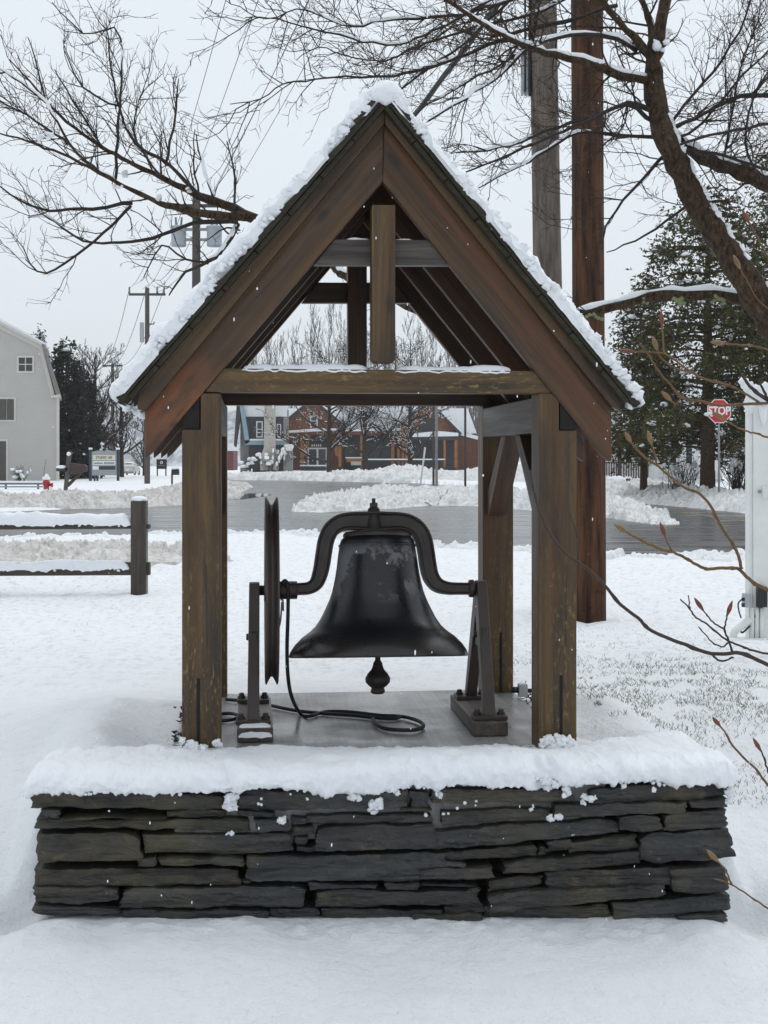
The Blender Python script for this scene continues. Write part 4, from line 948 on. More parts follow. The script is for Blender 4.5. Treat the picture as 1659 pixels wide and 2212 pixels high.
# ------------------------------------------------------------ twigs and branches
class Twigs:
    def __init__(s, seed): s.r = random.Random(seed); s.b = MB(); s.sn = MB(); s.n = 0
    def grow(s, p, d, ln, r, lvl, up=.12, spread=.9, sides=4, wig=.22, kids=1.0, seg=None):
        R_ = s.r; n = max(2, int(ln / (seg or max(.05, ln/6)))); st = ln / n; pts = [p.copy()]; rs = [r]; q = p.copy(); d = d.normalized()
        for i in range(n):
            d = (d + Vector((R_.gauss(0,wig), R_.gauss(0,wig), R_.gauss(0,wig) + up*.5))).normalized(); q = q + d * st
            pts.append(q.copy()); rs.append(r * (1 - .62*(i+1)/n))
            if lvl > 0:
                for _ in range(2 if R_.random() < .35 else 1):
                    if R_.random() < .80 * kids and i < n:
                        ax = d.orthogonal().normalized(); ax.rotate(Matrix.Rotation(R_.uniform(0, 6.28), 3, d)); c = (d*R_.uniform(.5,1.0) + ax * spread * R_.uniform(.5, 1.1) + Vector((0,0,up))).normalized()
                        s.grow(q, c, ln * R_.uniform(.28,.62) * (1 - .35*i/n), max(rs[-1]*.62, s.rmin), lvl-1, up, spread, 3, wig*1.1, kids, None)
        s.b.tube(pts, rs, sides, 0, False); s.n += n
    def limb(s, pts, rs, sides=8, gnarl=.0, den=5, tl=(.25,.6), lvl=2, up=.25, bias=Vector((0,0,0)), start=0.0, kids=1.0, tr=.004, snow=0.0):
        """a hand-placed limb with twigs of its own"""
        q = []; rr = []; m = len(pts)
        pts = [Vector(p) for p in pts]
        for i in range(m-1):
            p0,p1,p2,p3 = pts[max(i-1,0)],pts[i],pts[i+1],pts[min(i+2,m-1)]; k = max(3, int((p2-p1).length/.07))
            for j in range(k):
                t = j/k; q.append(.5*((2*p1)+(p2-p0)*t+(2*p0-5*p1+4*p2-p3)*t*t+(3*p1-p0-3*p2+p3)*t**3) + Vector([s.r.gauss(0, gnarl) for _ in range(3)])); rr.append(rs[i]*(1-t)+rs[i+1]*t)
        q.append(pts[-1]); rr.append(rs[-1])
        s.b.tube(q, [r*(1+.10*s.r.gauss(0,1)*(r>.012)) for r in rr], sides, 0, True)
        tot = sum((q[i+1]-q[i]).length for i in range(len(q)-1)); acc = 0; nxt = start*tot; 
        for i in range(len(q)-1):
            acc += (q[i+1]-q[i]).length
            while acc > nxt and den > 0:
                nxt += s.r.expovariate(den); d = (q[i+1]-q[i]).normalized()
                ax = d.orthogonal().normalized(); ax.rotate(Matrix.Rotation(s.r.uniform(0, 6.28), 3, d))
                c = (d*s.r.uniform(.3,.9) + ax*s.r.uniform(.4,1.0) + Vector((0,0,up)) + bias).normalized()
                s.grow(q[i], c, s.r.uniform(*tl), min(max(tr, rr[i]*.40), .0075), lvl, up*.6, .9, 4, .20, kids)
        if snow:
            i = 0
            while i < len(q)-2:
                L_ = s.r.randint(3, 10)
                if s.r.random() < snow:
                    seg = q[i:i+L_+1]; rr_ = rr[i:i+L_+1]
                    if len(seg) > 2: s.ridge(seg, rr_)
                i += L_
    def ridge(s, seg, rr_):
        m = len(seg); s.sn.tube([p + Vector((0, 0, rr_[k]*1.0 + .003)) for k, p in enumerate(seg)], [max(.002, (rr_[k]*.62 + .008)*math.sin(math.pi*(k+.25)/(m-.5))**.5*(1+.3*s.r.gauss(0,1)*.5)) for k in range(m)], 6, 0, True)
    def puff(s, p, r):
        v_ = np.array(s.b.v); j_ = int(np.argmin((v_[:,0]-p.x)**2 + (v_[:,2]-p.z)**2)); p = Vector(s.b.v[j_]) + Vector((0, 0, r*.45))
        for _ in range(4): s.sn.blob((p.x+s.r.gauss(0,r*.7), p.y+s.r.gauss(0,r*.4), p.z+s.r.gauss(0,r*.4)), r*s.r.uniform(.4,.9), s.r.random()*40, 1.0, 2.3)
TY0 = 8.2
def PP(pts, Y=TY0, dy=0.0, sd=0, w=.06):
    n = len(pts); return [P(x, y, Y + dy*i/(n-1) + w*math.sin(i*1.7 + sd)) for i, (x, y) in enumerate(pts)]
px_ = TY0 / F
tree = thing('old_fruit_tree', 'leaning bare lichen-covered tree with snowy limbs rising at the top right', 'tree', (P(1765,0,TY0).x, TY0, gz(P(1765,0,TY0).x, TY0)))
tree_off = -Vector(tree.location)
def part(tw, name, mat, parent=tree, snow=True):
    o = tw.b.build(name, mat, parent); o.location = tree_off
    if snow and tw.sn.v: so = tw.sn.build('snow', MT['snow'], o); so['kind'] = 'stuff'
    return o
gbase = P(1765, 0, TY0); gbase.z = gz(gbase.x, TY0) - .1
tk = Twigs(1)
tpts = [gbase] + PP([(1750,1000),(1712,780),(1650,660),(1600,585),(1545,500),(1490,410),(1450,330),(1425,260),(1411,180),(1413,110),(1425,60),(1440,0),(1450,-110)])
tk.limb(tpts, [v*px_ for v in (56,46,40,32,29,27,25,23,22,20,18,14,12,10)], 14, .006, 0)
for i in range(3, len(tpts)-1):                             # snow in patches along the upper right side of the leaning trunk
    if i < 8:
        a, c = tpts[i], tpts[i+1]
        n_ = 22; off = Vector((.60*27*px_, -.015, .62*27*px_)); seg = []
        for k in range(n_ + 1):
            p = a.lerp(c, k/n_) + off + Vector((tk.r.gauss(0,.006), tk.r.uniform(-.012,.012), tk.r.gauss(0,.006))); seg.append(p)
            if len(seg) > 3 and tk.r.random() < .16 or k == n_:
                if len(seg) > 2: tk.sn.tube(seg, [.004 + .022*math.sin(math.pi*(j+.3)/(len(seg)-.4))**.6*tk.r.uniform(.6,1.15) for j in range(len(seg))], 8)
                seg = []
for q in ((1412,128),(1418,95),(1432,60)): tk.puff(P(q[0]+8, q[1]+8, TY0-.05), .030)
part(tk, 'trunk', MT['bark'])
BR = [ # px polyline, radii px, twig density, depth drift, snow
 ([(1415,150),(1392,108),(1352,62),(1302,2),(1268,-60)], (15,14,12,11,9), 4, -.3, .3),
 ([(1412,125),(1404,60),(1388,0),(1380,-60)], (13,11,9,8), 4, .3, .2),
 ([(1402,174),(1340,164),(1285,142),(1200,118),(1150,106),(1110,86),(1070,64),(1005,28),(950,-8)], (13,13,12,10,9,8,7,6,5), 6, -.7, .75),
 ([(1372,108),(1330,82),(1230,76),(1150,98),(1080,164),(1005,210),(925,262)], (8,7,6,5.5,5,4,2.5), 8, -.6, .7),
 ([(1330,12),(1220,48),(1130,65),(1030,108),(930,145),(850,163),(745,166),(680,172),(615,180),(562,214),(497,225)], (7,6.5,6,5.5,5,4,3,2.5,2.2,1.8,1.2), 7, -.9, .4),
 ([(1404,240),(1355,222),(1280,255),(1180,285),(1080,320),(985,330)], (9,7,5.5,4.5,3.5,2), 7, .4, .25),
 ([(1408,265),(1352,228),(1260,266),(1130,320),(1000,374)], (8,6.5,5,4,2), 7, -.5, .25),
 ([(1426,298),(1330,291),(1250,287),(1180,325),(1105,370),(1030,408)], (8,6,5,4.5,3,1.8), 7, .5, .35),
 ([(1436,335),(1382,392),(1332,452),(1306,505),(1300,540)], (6,4.5,3.5,2.5,1.5), 7, -.3, .0),
 ([(1500,430),(1440,480),(1372,520),(1310,545)], (5,4,3,1.5), 5, .2, 0),
 ([(1260,-50),(1120,-5),(1000,30),(900,40),(830,44),(760,60),(700,36),(640,20),(575,42),(487,0)], (6,5.5,5,4.5,4,3.5,3,2.5,2,1.2), 8, .8, .3),
 ([(1240,-70),(1100,-20),(960,55),(860,95),(760,82),(676,64),(600,40),(530,38)], (5,4.5,4,3.5,3,2.4,1.8,1.2), 8, -1.0, .3),
 ([(1190,-70),(1080,20),(1000,95),(920,150),(850,210),(800,255),(770,262)], (5,4.5,4,3.5,3,2,1.2), 8, .2, .2),
 ([(1270,-30),(1150,30),(1020,60),(880,110),(830,130),(740,120),(690,100),(640,130)], (5,4.5,4,3.5,3,2.4,2,1.2), 8, .9, .2),
 ([(1130,110),(1060,150),(980,195),(900,240),(880,290)], (4,3.5,3,2.2,1.2), 7, .1, .2),
 ([(1659,398),(1600,372),(1540,350),(1484,318),(1455,285)], (27,25,21,16,10), 7, .2, .5),
 ([(1452,275),(1500,256),(1545,232),(1600,208),(1665,206),(1740,210)], (7,6,6,6.5,7.5,9), 8, .2, .3),
 ([(1452,262),(1500,200),(1560,130),(1608,40),(1625,-30)], (5,4.5,4,3,2), 7, -.3, 0),
 ([(1478,325),(1540,330),(1620,355),(1690,372)], (6,5,5,4.5), 9, -.6, .5),
 ([(1462,300),(1520,262),(1590,180),(1650,120),(1700,60)], (5,4,3.5,3,2), 9, .5, 0),
 ([(1690,260),(1600,280),(1530,290),(1470,312)], (6,5,4.5,4), 10, -.4, .2),
 ([(1560,345),(1580,250),(1600,140),(1640,40)], (4,3.5,3,2), 9, .3, 0),
 ([(1630,375),(1610,280),(1640,180),(1690,120)], (4,3.5,3,2), 9, -.3, 0),
 ([(1720,700),(1640,657),(1560,640),(1480,636),(1400,642),(1330,662),(1255,682),(1150,716),(1000,706),(860,650),(800,625),(745,597),(715,573),(640,520),(555,475)], (21,20,18,17,17,16,16,16,15,15,14,14,13,13,13), 2.2, .9, 1.0),
]
for i, (pts, rs, den, dy, sn) in enumerate(BR):
    tw = Twigs(100+i); big = i == len(BR)-1
    if not big: den *= 2.0
    pp = PP(pts, TY0 + (0 if not big else 0), dy, i)
    tw.rmin = .0019
    tw.limb(pp, [r*px_*(.72 if not big else .68) for r in rs], 8 if rs[0] > 8 else 6, .004, den, (.12,.50), 2, .08, Vector((-.10 if i < 15 else .0,0,-.02)), .10 if not big else .0, .85, .0034, sn)
    if big:
        lich = MB()
        for q in ((1475,640,.012),(1480,648,.012),(1560,642,.010),(1565,648,.010),(1295,680,.010),(1270,686,.010),(1400,650,.007)):
            for _ in range(5):
                c = P(q[0]+random.gauss(0,8), q[1]+random.gauss(0,4), TY0-.02); lich.blob((c.x, c.y-.06+dy*.2, c.z), (q[2]*1.3, q[2]*.5, q[2]), _, .9, 2.4, 2)
        hang = tw
    o = part(tw, 'branch', MT['bark'] if rs[0] > 10 else MT['twig'])
    if big: lo = lich.build('lichen', MT['lichen'], o); lo['kind'] = 'stuff'
# left fan: the far end of the low limb, past the roof
ZF = TY0 + .9
LF_ = [
 ([(555,475),(505,450),(430,420),(350,385),(262,340),(220,318),(142,262),(76,190),(20,128)], (13,11,9,6,5,4.5,3.5,2.5,1.2), 8, .5, .3),
 ([(535,468),(470,466),(395,452),(345,438),(282,410),(246,390),(200,360),(150,310),(100,225),(45,180),(0,150)], (11,10,9,6,5,4.5,3.8,3,2.4,2,1.2), 7, -.5, .45),
 ([(445,435),(400,390),(352,345),(292,310),(256,230),(238,130),(228,50)], (5,4.5,4,3.5,2.8,2,1), 8, .3, .1),
 ([(246,388),(254,300),(258,230),(264,160),(262,95)], (3.5,3.2,2.8,2,1), 8, -.2, .1),
 ([(246,392),(150,340),(60,305),(-20,284)], (4,3.4,2.6,1.5), 7, .3, .3),
 ([(285,438),(200,450),(105,455),(42,432),(-10,395)], (4.5,4,3,2.2,1.2), 7, -.3, .2),
 ([(512,480),(420,482),(332,515),(260,524),(180,520),(105,470),(60,470)], (6,5,4,3.4,2.8,2,1.2), 7, .4, .15),
 ([(284,444),(240,490),(185,536),(100,590),(55,560)], (4,3.4,3,2.4,1.2), 7, -.2, .2),
 ([(512,482),(490,530),(452,565),(400,590),(365,638)], (6,5,4,3,1.5), 8, .2, .2),
 ([(450,570),(400,560),(350,530),(310,600)], (3,2.5,2,1.2), 8, .1, .1),
 ([(360,350),(378,250),(386,170)], (3.2,2.6,1.2), 8, .2, .1),
 ([(462,432),(436,350),(424,290)], (3,2.4,1.2), 8, -.2, .1),
 ([(505,452),(508,385),(490,305)], (3,2.2,1.2), 7, .2, 0),
 ([(150,310),(60,250),(0,220),(-30,190)], (3,2.4,2,1.2), 9, .2, .3),
 ([(100,225),(82,150),(60,80)], (2.6,2,1), 9, .2, 0),
 ([(220,318),(160,220),(118,150)], (2.6,2,1), 9, -.2, .1),
 ([(256,230),(180,190),(140,110)], (2.4,2,1), 8, -.2, .1),
 ([(350,385),(290,290),(310,190)], (2.6,2,1), 8, .3, 0),
 ([(262,90),(245,60),(180,70),(112,5)], (2.4,2,1.6,1), 6, .1, 0),
]
pf = ZF / F
for i, (pts, rs, den, dy, sn) in enumerate(LF_):
    tw = Twigs(300+i); tw.rmin = .0021; den *= 1.5
    tw.limb(PP(pts, ZF, dy, i), [r*pf for r in rs], 6, .004, den, (.14,.46), 2, .22, Vector((-.22,0,.10)), .12 if i > 1 else .22, .62, .0036, sn)
    if i < 3:
        for q in ((145,330),(40,440),(188,345),(360,430),(310,405),(260,420),(500,440),(20,425)): 
            if random.random() < .40: tw.puff(P(q[0]+random.gauss(0,6), q[1]+random.gauss(0,6), ZF), .022)
    part(tw, 'branch', MT['bark'] if rs[0] > 10 else MT['twig'])

# ------------------------------------------------------------ shrub shoots with buds close to the camera
YB = 3.05; shrub = thing('budding_shrub', 'bare shrub reaching in from the right with plump red and tan buds', 'shrub', (1.22, YB, gz(1.22, YB)))
so_ = -Vector(shrub.location)
SH = [ # polyline, start radius px, colour, bud
 ([(1720,1450),(1659,1436),(1600,1411),(1538,1412),(1468,1388),(1408,1363),(1378,1335),(1338,1304),(1294,1251),(1249,1215),(1224,1197),(1188,1154),(1166,1104),(1152,1057),(1146,1015)],8,'d',0),
 ([(1249,1215),(1246,1160),(1231,1108)],3.4,'d',0),
 ([(1582,1408),(1573,1381),(1565,1359),(1569,1337),(1572,1324)],4.5,'d',1),
 ([(1565,1359),(1540,1344),(1525,1326),(1516,1314)],3.6,'d',1),
 ([(1700,1418),(1635,1407),(1602,1396),(1567,1381),(1527,1348),(1503,1333),(1490,1315),(1470,1294)],4.5,'d',0),
 ([(1490,1315),(1489,1300),(1487,1287)],3,'d',0),
 ([(1571,1390),(1560,1397),(1540,1388),(1523,1370),(1508,1354)],3.4,'d',0),
 ([(1538,1412),(1555,1428),(1585,1420)],5,'d',0),
 ([(1720,1296),(1659,1274),(1624,1256),(1598,1231),(1569,1227),(1534,1229),(1514,1225),(1492,1212),(1461,1196),(1430,1187),(1404,1176),(1378,1163),(1350,1148)],7.5,'s',2),
 ([(1452,1192),(1441,1170),(1435,1153)],4,'s',1),
 ([(1602,1230),(1595,1200),(1580,1171),(1558,1138),(1536,1096),(1510,1065),(1479,1054),(1448,1030),(1419,1006),(1389,984),(1369,962),(1359,951)],6.5,'s',2),
 ([(1419,1005),(1414,978),(1406,957)],4,'s',2),
 ([(1700,868),(1621,872),(1592,874),(1554,875),(1510,867),(1472,857),(1448,831),(1424,804),(1405,773),(1383,742)],6,'s',0),
 ([(1472,857),(1460,872),(1446,862)],3.6,'s',2),
 ([(1640,870),(1597,843),(1561,828),(1520,819),(1491,802),(1462,780),(1434,764),(1395,761),(1364,760)],5.2,'s',1),
 ([(1500,806),(1462,797),(1430,775),(1418,752)],3.8,'s',2),
 ([(1434,764),(1432,730),(1429,698)],4.5,'s',1),
 ([(1720,946),(1659,944),(1635,936),(1614,932),(1590,922),(1563,904)],4.5,'s',2),
 ([(1700,890),(1659,865),(1625,840),(1602,808)],9,'d',0),
 ([(1659,862),(1648,842),(1640,822)],6,'d',0),
 ([(1720,1760),(1659,1695),(1633,1662),(1587,1616),(1566,1580),(1553,1567)],5.5,'s',1),
 ([(1680,1705),(1659,1666),(1650,1635),(1642,1617)],4.5,'d',1),
 ([(1720,1990),(1659,1962),(1623,1938),(1580,1911),(1543,1898)],4.2,'s',0),
 ([(1580,1911),(1568,1880),(1548,1857)],4.2,'s',2),
 ([(1700,610),(1655,550),(1635,510),(1616,478)],4,'s',1),
 ([(1700,770),(1640,750),(1600,745),(1562,742)],4,'s',2),
 ([(1690,690),(1640,650),(1610,600),(1596,575)],3,'s',2),
]
stems = [P(1760, y, YB) for y in (1450,1296,868,946,1760,1990,610)]
b0 = Vector((1.22, YB, shrub.location.z - .05))
for i, (pts, r0, c, bud) in enumerate(SH):
    pp = PP(pts, YB, 0, i, .006); s_ = .0; b = MB(); q = smooth(pp, 5)
    for k in range(len(q)): q[k] = q[k] + Vector((random.gauss(0,.0006), random.gauss(0,.0006), random.gauss(0,.0006)))
    n = len(q); rr = [r0*YB/F*.55*(1 - .38*k/(n-1))*(1 + (.30 if k % 9 == 0 else 0)) for k in range(n)]
    if pts[0][0] > 1670:                                    # runs on, off to the right, to the shrub's foot
        e = q[0]; b1 = MB(); b1.tube(smooth([b0 + Vector((.02*(i%5), .01*i, 0)), b0.lerp(e, .5) + Vector((.12,0,.05)), e], 8), [r0*YB/F*1.2]*8 + [r0*YB/F*.9]*8 + [rr[0]], 6); b1.build('stem', MT['shootd'], shrub).location = so_
    b.tube(q, rr, 8); o = b.build('shoot', MT['shootd' if c == 'd' else 'shoot'], shrub); o.location = so_
    if bud:
        d = (q[-1]-q[-4]).normalized(); bb = MB(); x = d.orthogonal().normalized(); y = d.cross(x); r = .0080 if bud == 2 else .0070; vs = []
        pr = [(.35,-.006),(.75,.002),(1,.009),(.85,.017),(.45,.025),(.05,.030)]
        for rr2, h in pr:
            for a in range(8): vs.append(q[-1] + d*h + (x*math.cos(a*.785)+y*math.sin(a*.785))*rr2*r*.75)
        bb.add(vs, [(j*8+a, j*8+(a+1)%8, (j+1)*8+(a+1)%8, (j+1)*8+a) for j in range(5) for a in range(8)] + [tuple(range(40,48))], 0, True)
        bb.build('bud', MT['bud' if bud == 1 else 'budg'], o)

# ------------------------------------------------------------ split rail fence
fy = 15.0
fx = P(301, 0, fy).x; fence = thing('rail_fence', 'short split rail fence of two grey rails and a square post on the left lawn', 'fence', (fx, fy, gz(fx, fy)))
w = 33/2*fy/F; fo = Vector(fence.location); zt = P(0, 1082, fy).z - fo.z
b = MB(); b.box((-w, -.07, -.2), (w, .07, zt)); b.build('post', MT['fence'], fence, .008, (0,0,1))
for x in (-2.5, -5.0): 
    b = MB(); b.box((x-w, -.07, -.2), (x+w, .07, zt)); b.build('post', MT['fence'], fence, .008, (0,0,1))
for ya, yb in ((1130,1146),(1212,1246)):
    za, zb = P(0, ya, fy).z - fo.z, P(0, yb, fy).z - fo.z; b = MB()
    b.prism([(-5.2, zb-.01), (.12, zb+.02), (.12, za-.01), (-5.2, za-.03)], -.035, .035); o = b.build('rail', MT['fence'], fence, .010, (1,0,0))
def rail_snow(b, x0, x1, z, h, w2, sd, slope=0.0):
    n, m = int(abs(x1-x0)/.02), 11; x = np.linspace(x0, x1, n)[:, None] + np.zeros((1,m)); t = np.linspace(0, math.pi, m)[None] + np.zeros((n,1))
    ed = np.clip(np.minimum(x-x0, x1-x)/.08, 0, 1)**.5; hh = h*(1+.25*fbm(x*2.5, t*0, sd, 3)+.15*fbm(x*10,t,sd,2))*ed
    dr = (.030*np.clip(fbm(x*7, t*0, sd+3, 3)+.25, 0, 1) + .03*np.clip(fbm(x*30, t*0, sd+5, 3), 0, 1)) * (np.abs(np.cos(t)) > .8)
    y = -np.cos(t)*w2*(1+.10*fbm(x*8, t*2, sd, 2)); z_ = z + slope*(x-x0) + np.sin(t)**.6*hh - dr
    vs, fs = grid_mesh(x, y, z_); b.add(vs, fs, 0, True)
b = MB()
rail_snow(b, -5.2, -.08, P(0,1132,fy).z - fo.z, .125, .075, 1); rail_snow(b, -5.2, -.10, P(0,1228,fy).z - fo.z - .045, .085, .072, 2, .010)
for k in range(24):
    x = random.uniform(-2.4, -.15); b.blob((x, -.062, P(0,1133,fy).z - fo.z - random.uniform(-.01,.012)), random.uniform(.006,.016), k, 1.0, 2.4)
    x = random.uniform(-2.4, -.15); b.blob((x, -.058, P(0,1226,fy).z - fo.z - random.uniform(-.01,.03)), random.uniform(.006,.018), k, 1.0, 2.4)
b.blob((0, 0, zt+.02), (w*1.1, .085, .035), 3, .15)
o = b.build('fence_snow', MT['snow']); o.location = fo; tag(o, 'ridges of snow lying along both rails of the fence', 'snow', kind='stuff')

# ------------------------------------------------------------ white sign post on the right
wy = 10.3; wx = P(1635.5, 0, wy).x; wz = P(0, 1379, wy).z
wp = thing('white_post', 'white wooden sign post with side rails, outlet boxes and snow on its top', 'post', (wx, wy, wz))
hw = 21.5*wy/F; zt = P(0, 876, wy).z - wz
b = MB(); b.box((-hw*.62, -hw, -.1), (hw, hw, zt)); b.build('post', MT['whitew'], wp, .006)
b = MB(); b.box((-hw, -hw*.72, -.1), (-hw*.63, hw*.8, zt-.01)); b.build('side_board', MT['whitew'], wp, .004)
b = MB(); b.box((-hw*1.12, -hw*1.12, zt), (hw*1.12, hw*1.12, zt+.035)); b.build('cap', MT['whitew'], wp, .006)
for ya, yb in ((1050,1074),(1160,1186)):
    a, c = P(0, yb, wy).z - wz, P(0, ya, wy).z - wz; b = MB(); b.box((hw*.2 if ya < 1100 else hw, -hw-.022 if ya < 1100 else -.03, a), (1.3, -hw-.002 if ya < 1100 else .03, c)); b.build('rail', MT['whitew'], wp, .004)
b = MB(); b.box((1.3, -hw, -.1), (1.3+2*hw, hw, zt)); b.build('post', MT['whitew'], wp, .006)
b = MB(); z = P(0,1061,wy).z - wz; b.lathe([(0,-hw-.034),(.012,-hw-.034),(.014,-hw-.028),(.014,-hw-.022),(0,-hw-.022)], (-hw*.1,0,z), 'y', 10); b.build('bolt', MT['steel'], wp)
bz_ = lambda y: P(0, y, wy).z - wz
bxx = lambda x: P(x, 0, wy).x - wx
b = MB(); b.box((bxx(1600), -hw-.03, bz_(1309)), (bxx(1613), -hw+.05, bz_(1280))); b.build('outlet_box', MT['grey_p'], wp, .005)
b = MB(); b.box((bxx(1627), -hw-.05, bz_(1308)), (bxx(1648), -hw-.002, bz_(1264))); b.build('junction_box', MT['black_p'], wp, .004)
b = MB(); b.box((bxx(1595),-hw-.035,bz_(1295)),(bxx(1601),-hw-.01,bz_(1288))); b.box((bxx(1595),-hw-.035,bz_(1308)),(bxx(1601),-hw-.01,bz_(1300))); b.build('plug', MT['black_p'], wp, .003)
b = MB(); b.tube(smooth([(bxx(1597),-hw-.02,bz_(1291)),(bxx(1588),-hw-.02,bz_(1300)),(bxx(1589),-hw-.02,bz_(1316)),(bxx(1594),-hw-.02,bz_(1332))]), .006, 6); b.build('cord', MT['blue_p'], wp)
b = MB(); b.tube(smooth([(bxx(1640),-hw-.01,bz_(1310)),(bxx(1625),-hw-.02,bz_(1325)),(bxx(1606),-hw-.03,bz_(1345)),(bxx(1593),-hw-.03,bz_(1357)),(bxx(1597),-hw-.03,bz_(1362)),(bxx(1612),-hw-.03,bz_(1348))]), .008, 6); b.build('cord', MT['black_p'], wp)
b = MB(); b.tube(smooth([(bxx(1612),-hw-.02,bz_(1335)),(bxx(1590),-hw-.05,bz_(1350)),(bxx(1576),-hw-.06,bz_(1362)),(bxx(1573),-hw-.06,bz_(1385))]), .028, 10); b.build('conduit', MT['whitew'], wp)
b = MB()
for k in range(3): b.tube([(bxx(1618+k*10),-hw-.02,bz_(1310)),(bxx(1617+k*10),-hw-.02,bz_(1385))], .016, 8)
b.build('conduit', MT['whitew'], wp)
b = MB()
for (x, y, r) in [(1637,858,17),(1628,846,14),(1647,862,16),(1655,850,18),(1612,836,10),(1606,826,8),(1640,880,12),(1617,884,9),(1625,870,14),(1660,872,14)]:
    c = P(x, y, wy); b.blob((c.x-wx, -hw*.3, c.z-wz), r*wy/F*1.25, x, .6, 1.9, 3)
b.tube([(bxx(1641),-hw-.01,bz_(880)),(bxx(1642),-hw-.012,bz_(905)),(bxx(1643),-hw-.012,bz_(921))], [.035,.022,.008], 10)
o = b.build('post_snow', MT['snow']); o.location = wp.location; tag(o, 'clump of snow and ice hanging on the top of the white post', 'snow', kind='stuff')
# ------------------------------------------------------------ far buildings
class Frame:
    def __init__(s, px, py, Y, th=0.0):
        s.o = P(px, py, Y); s.th = th; s.u = Vector((math.cos(th), math.sin(th), 0)); s.v = Vector((-math.sin(th), math.cos(th), 0))
    def L(s, px, py, v=0.0):
        d = Vector(((px-CX)/F, 1, -(py-HY)/F)); c = Vector((0,0,EYE)); t = (v - (c-s.o).dot(s.v))/d.dot(s.v); q = c + d*t - s.o
        return (q.dot(s.u), q.z)
    def thing(s, name, label, cat, group=None): return thing(name, label, cat, s.o, s.th, group)
    def poly(s, name, pts, v0, v1, mat, par, mi=None):
        b = MB(); b.prism([s.L(x, y, v0) for x, y in pts], v0, v1); return b.build(name, mat, par)
    def rect(s, name, x0, y0, x1, y1, v0, v1, mat, par): return s.poly(name, [(x0,y0),(x1,y0),(x1,y1),(x0,y1)], v0, v1, mat, par)
def window(fr, x0, y0, x1, y1, v, par, fm, gm, nx=1, ny=1, t=2.0, muntin=None):
    w = fr.rect('window', x0, y0, x1, y1, v-.05, v+.02, fm, par); k = muntin or t*.4
    for i in range(nx):
        for j in range(ny):
            a, c = x0+t, x1-t; e, f = y0+t, y1-t
            fr.rect('pane', a+(c-a)*i/nx+(k/2 if i else 0), e+(f-e)*j/ny+(k/2 if j else 0), a+(c-a)*(i+1)/nx-(k/2 if i < nx-1 else 0), e+(f-e)*(j+1)/ny-(k/2 if j < ny-1 else 0), v-.06, v-.045, gm, w)
    return w
cf = Frame(126, 1033, 79, R(12.2)); cb_ = cf.thing('gambrel_house', 'large cream gambrel house with a small four-pane window at the left edge', 'house')
cf.poly('wall', [(126,1045),(126,856),(116,854),(88,748),(-160,622),(-408,748),(-436,854),(-446,856),(-446,1045)], 0, 14, MT['cream'], cb_)
cf.poly('rake_board', [(122,858),(118,852),(90,744),(-160,617),(-160,630),(84,753),(110,856)], -.10, -.003, MT['trimw'], cb_)
cf.rect('corner_board', 121.5, 859, 128, 1044, -.06, -.004, MT['trimw'], cb_)
cf.poly('eave', [(110,859),(110,854),(130,852),(130,858)], -.4, 14.2, MT['trimw'], cb_)
cf.poly('roof', [(131,852),(96,741),(90,744),(121,854)], -.35, 14.3, MT['greyw2'], cb_)
cf.poly('roof', [(98,741),(-160,610),(-160,617),(90,746)], -.35, 14.3, MT['trimw'], cb_)
cf.poly('roof_snow', [(99,741),(-160,602),(-160,610),(96,744)], -.38, 14.3, MT['packed'], cb_)
window(cf, 36, 768, 74, 806, 0, cb_, MT['trimw'], MT['glass'], 2, 2, 4.5, 2.2)
w = cf.rect('loading_hatch', -10, 858, 34, 911, -.05, .02, MT['trimw'], cb_); cf.rect('hatch_panel', -6, 862, 14, 907, -.07, -.045, MT['shutter'], w); cf.rect('hatch_panel', 15, 862, 30, 907, -.07, -.045, MT['shutter'], w)
w = cf.rect('door', -30, 948, 17, 1042, -.05, .02, MT['trimw'], cb_); cf.rect('door_panel', -26, 953, 13, 1042, -.07, -.045, MT['shutter'], w)
# orange timber building with two gables
bf = Frame(690, 1012, 140); ob = bf.thing('timber_building', 'orange brown timber building with two gables and snowy roofs across the road', 'building')
A = [(607,1020),(607,921),(674,866),(742,921),(742,1020)]
bf.poly('wall', A, 0, 9, MT['plank'], ob)
bf.poly('roof', [(594,925),(674,859),(674,866),(597,929)], -1.0, 9.2, MT['dark'], ob); bf.poly('roof', [(755,925),(674,859),(674,866),(751,929)], -1.0, 9.2, MT['dark'], ob)
bf.poly('roof_snow', [(593,923),(674,853),(674,859),(594,925)], -1.05, 9.2, MT['packed'], ob); bf.poly('roof_snow', [(756,923),(674,853),(674,859),(755,925)], -1.05, 9.2, MT['packed'], ob)
for i in range(9): bf.rect('batten', 612+i*14.5, 925-0, 613+i*14.5, 1020, -.05, -.005, MT['barn'], ob)
window(bf, 669.5, 898, 686, 921, 0, ob, MT['signw'], MT['glass'], 1, 2, 2.2, 1.6)
bf.rect('porch_wall', 632, 941, 742, 1020, -.30, -.06, MT['barn'], ob)
bf.poly('porch_roof', [(620,935),(742,929),(742,938),(626,940)], -2.6, -.31, MT['barn'], ob); bf.poly('porch_snow', [(621,935),(623,930),(690,925),(742,926),(742,929)], -2.65, -.31, MT['packed'], ob)
for pts in ([(649,941),(656,941),(656,1008),(649,1008)], [(663,941),(670,941),(662,985),(656,985)], [(731,941),(737,941),(737,1008),(731,1008)], [(717,941),(724,941),(731,985),(725,985)]): bf.poly('timber_post', pts, -2.4, -2.1, MT['orange'], ob)
d = bf.rect('entrance', 664.5, 967, 707, 1010, -.36, -.31, MT['signw'], ob)
for x0, x1 in ((667.5,683.5),(688,703.5)): bf.rect('door_glass', x0, 970.5, x1, 1008, -.40, -.355, MT['glass'], d)
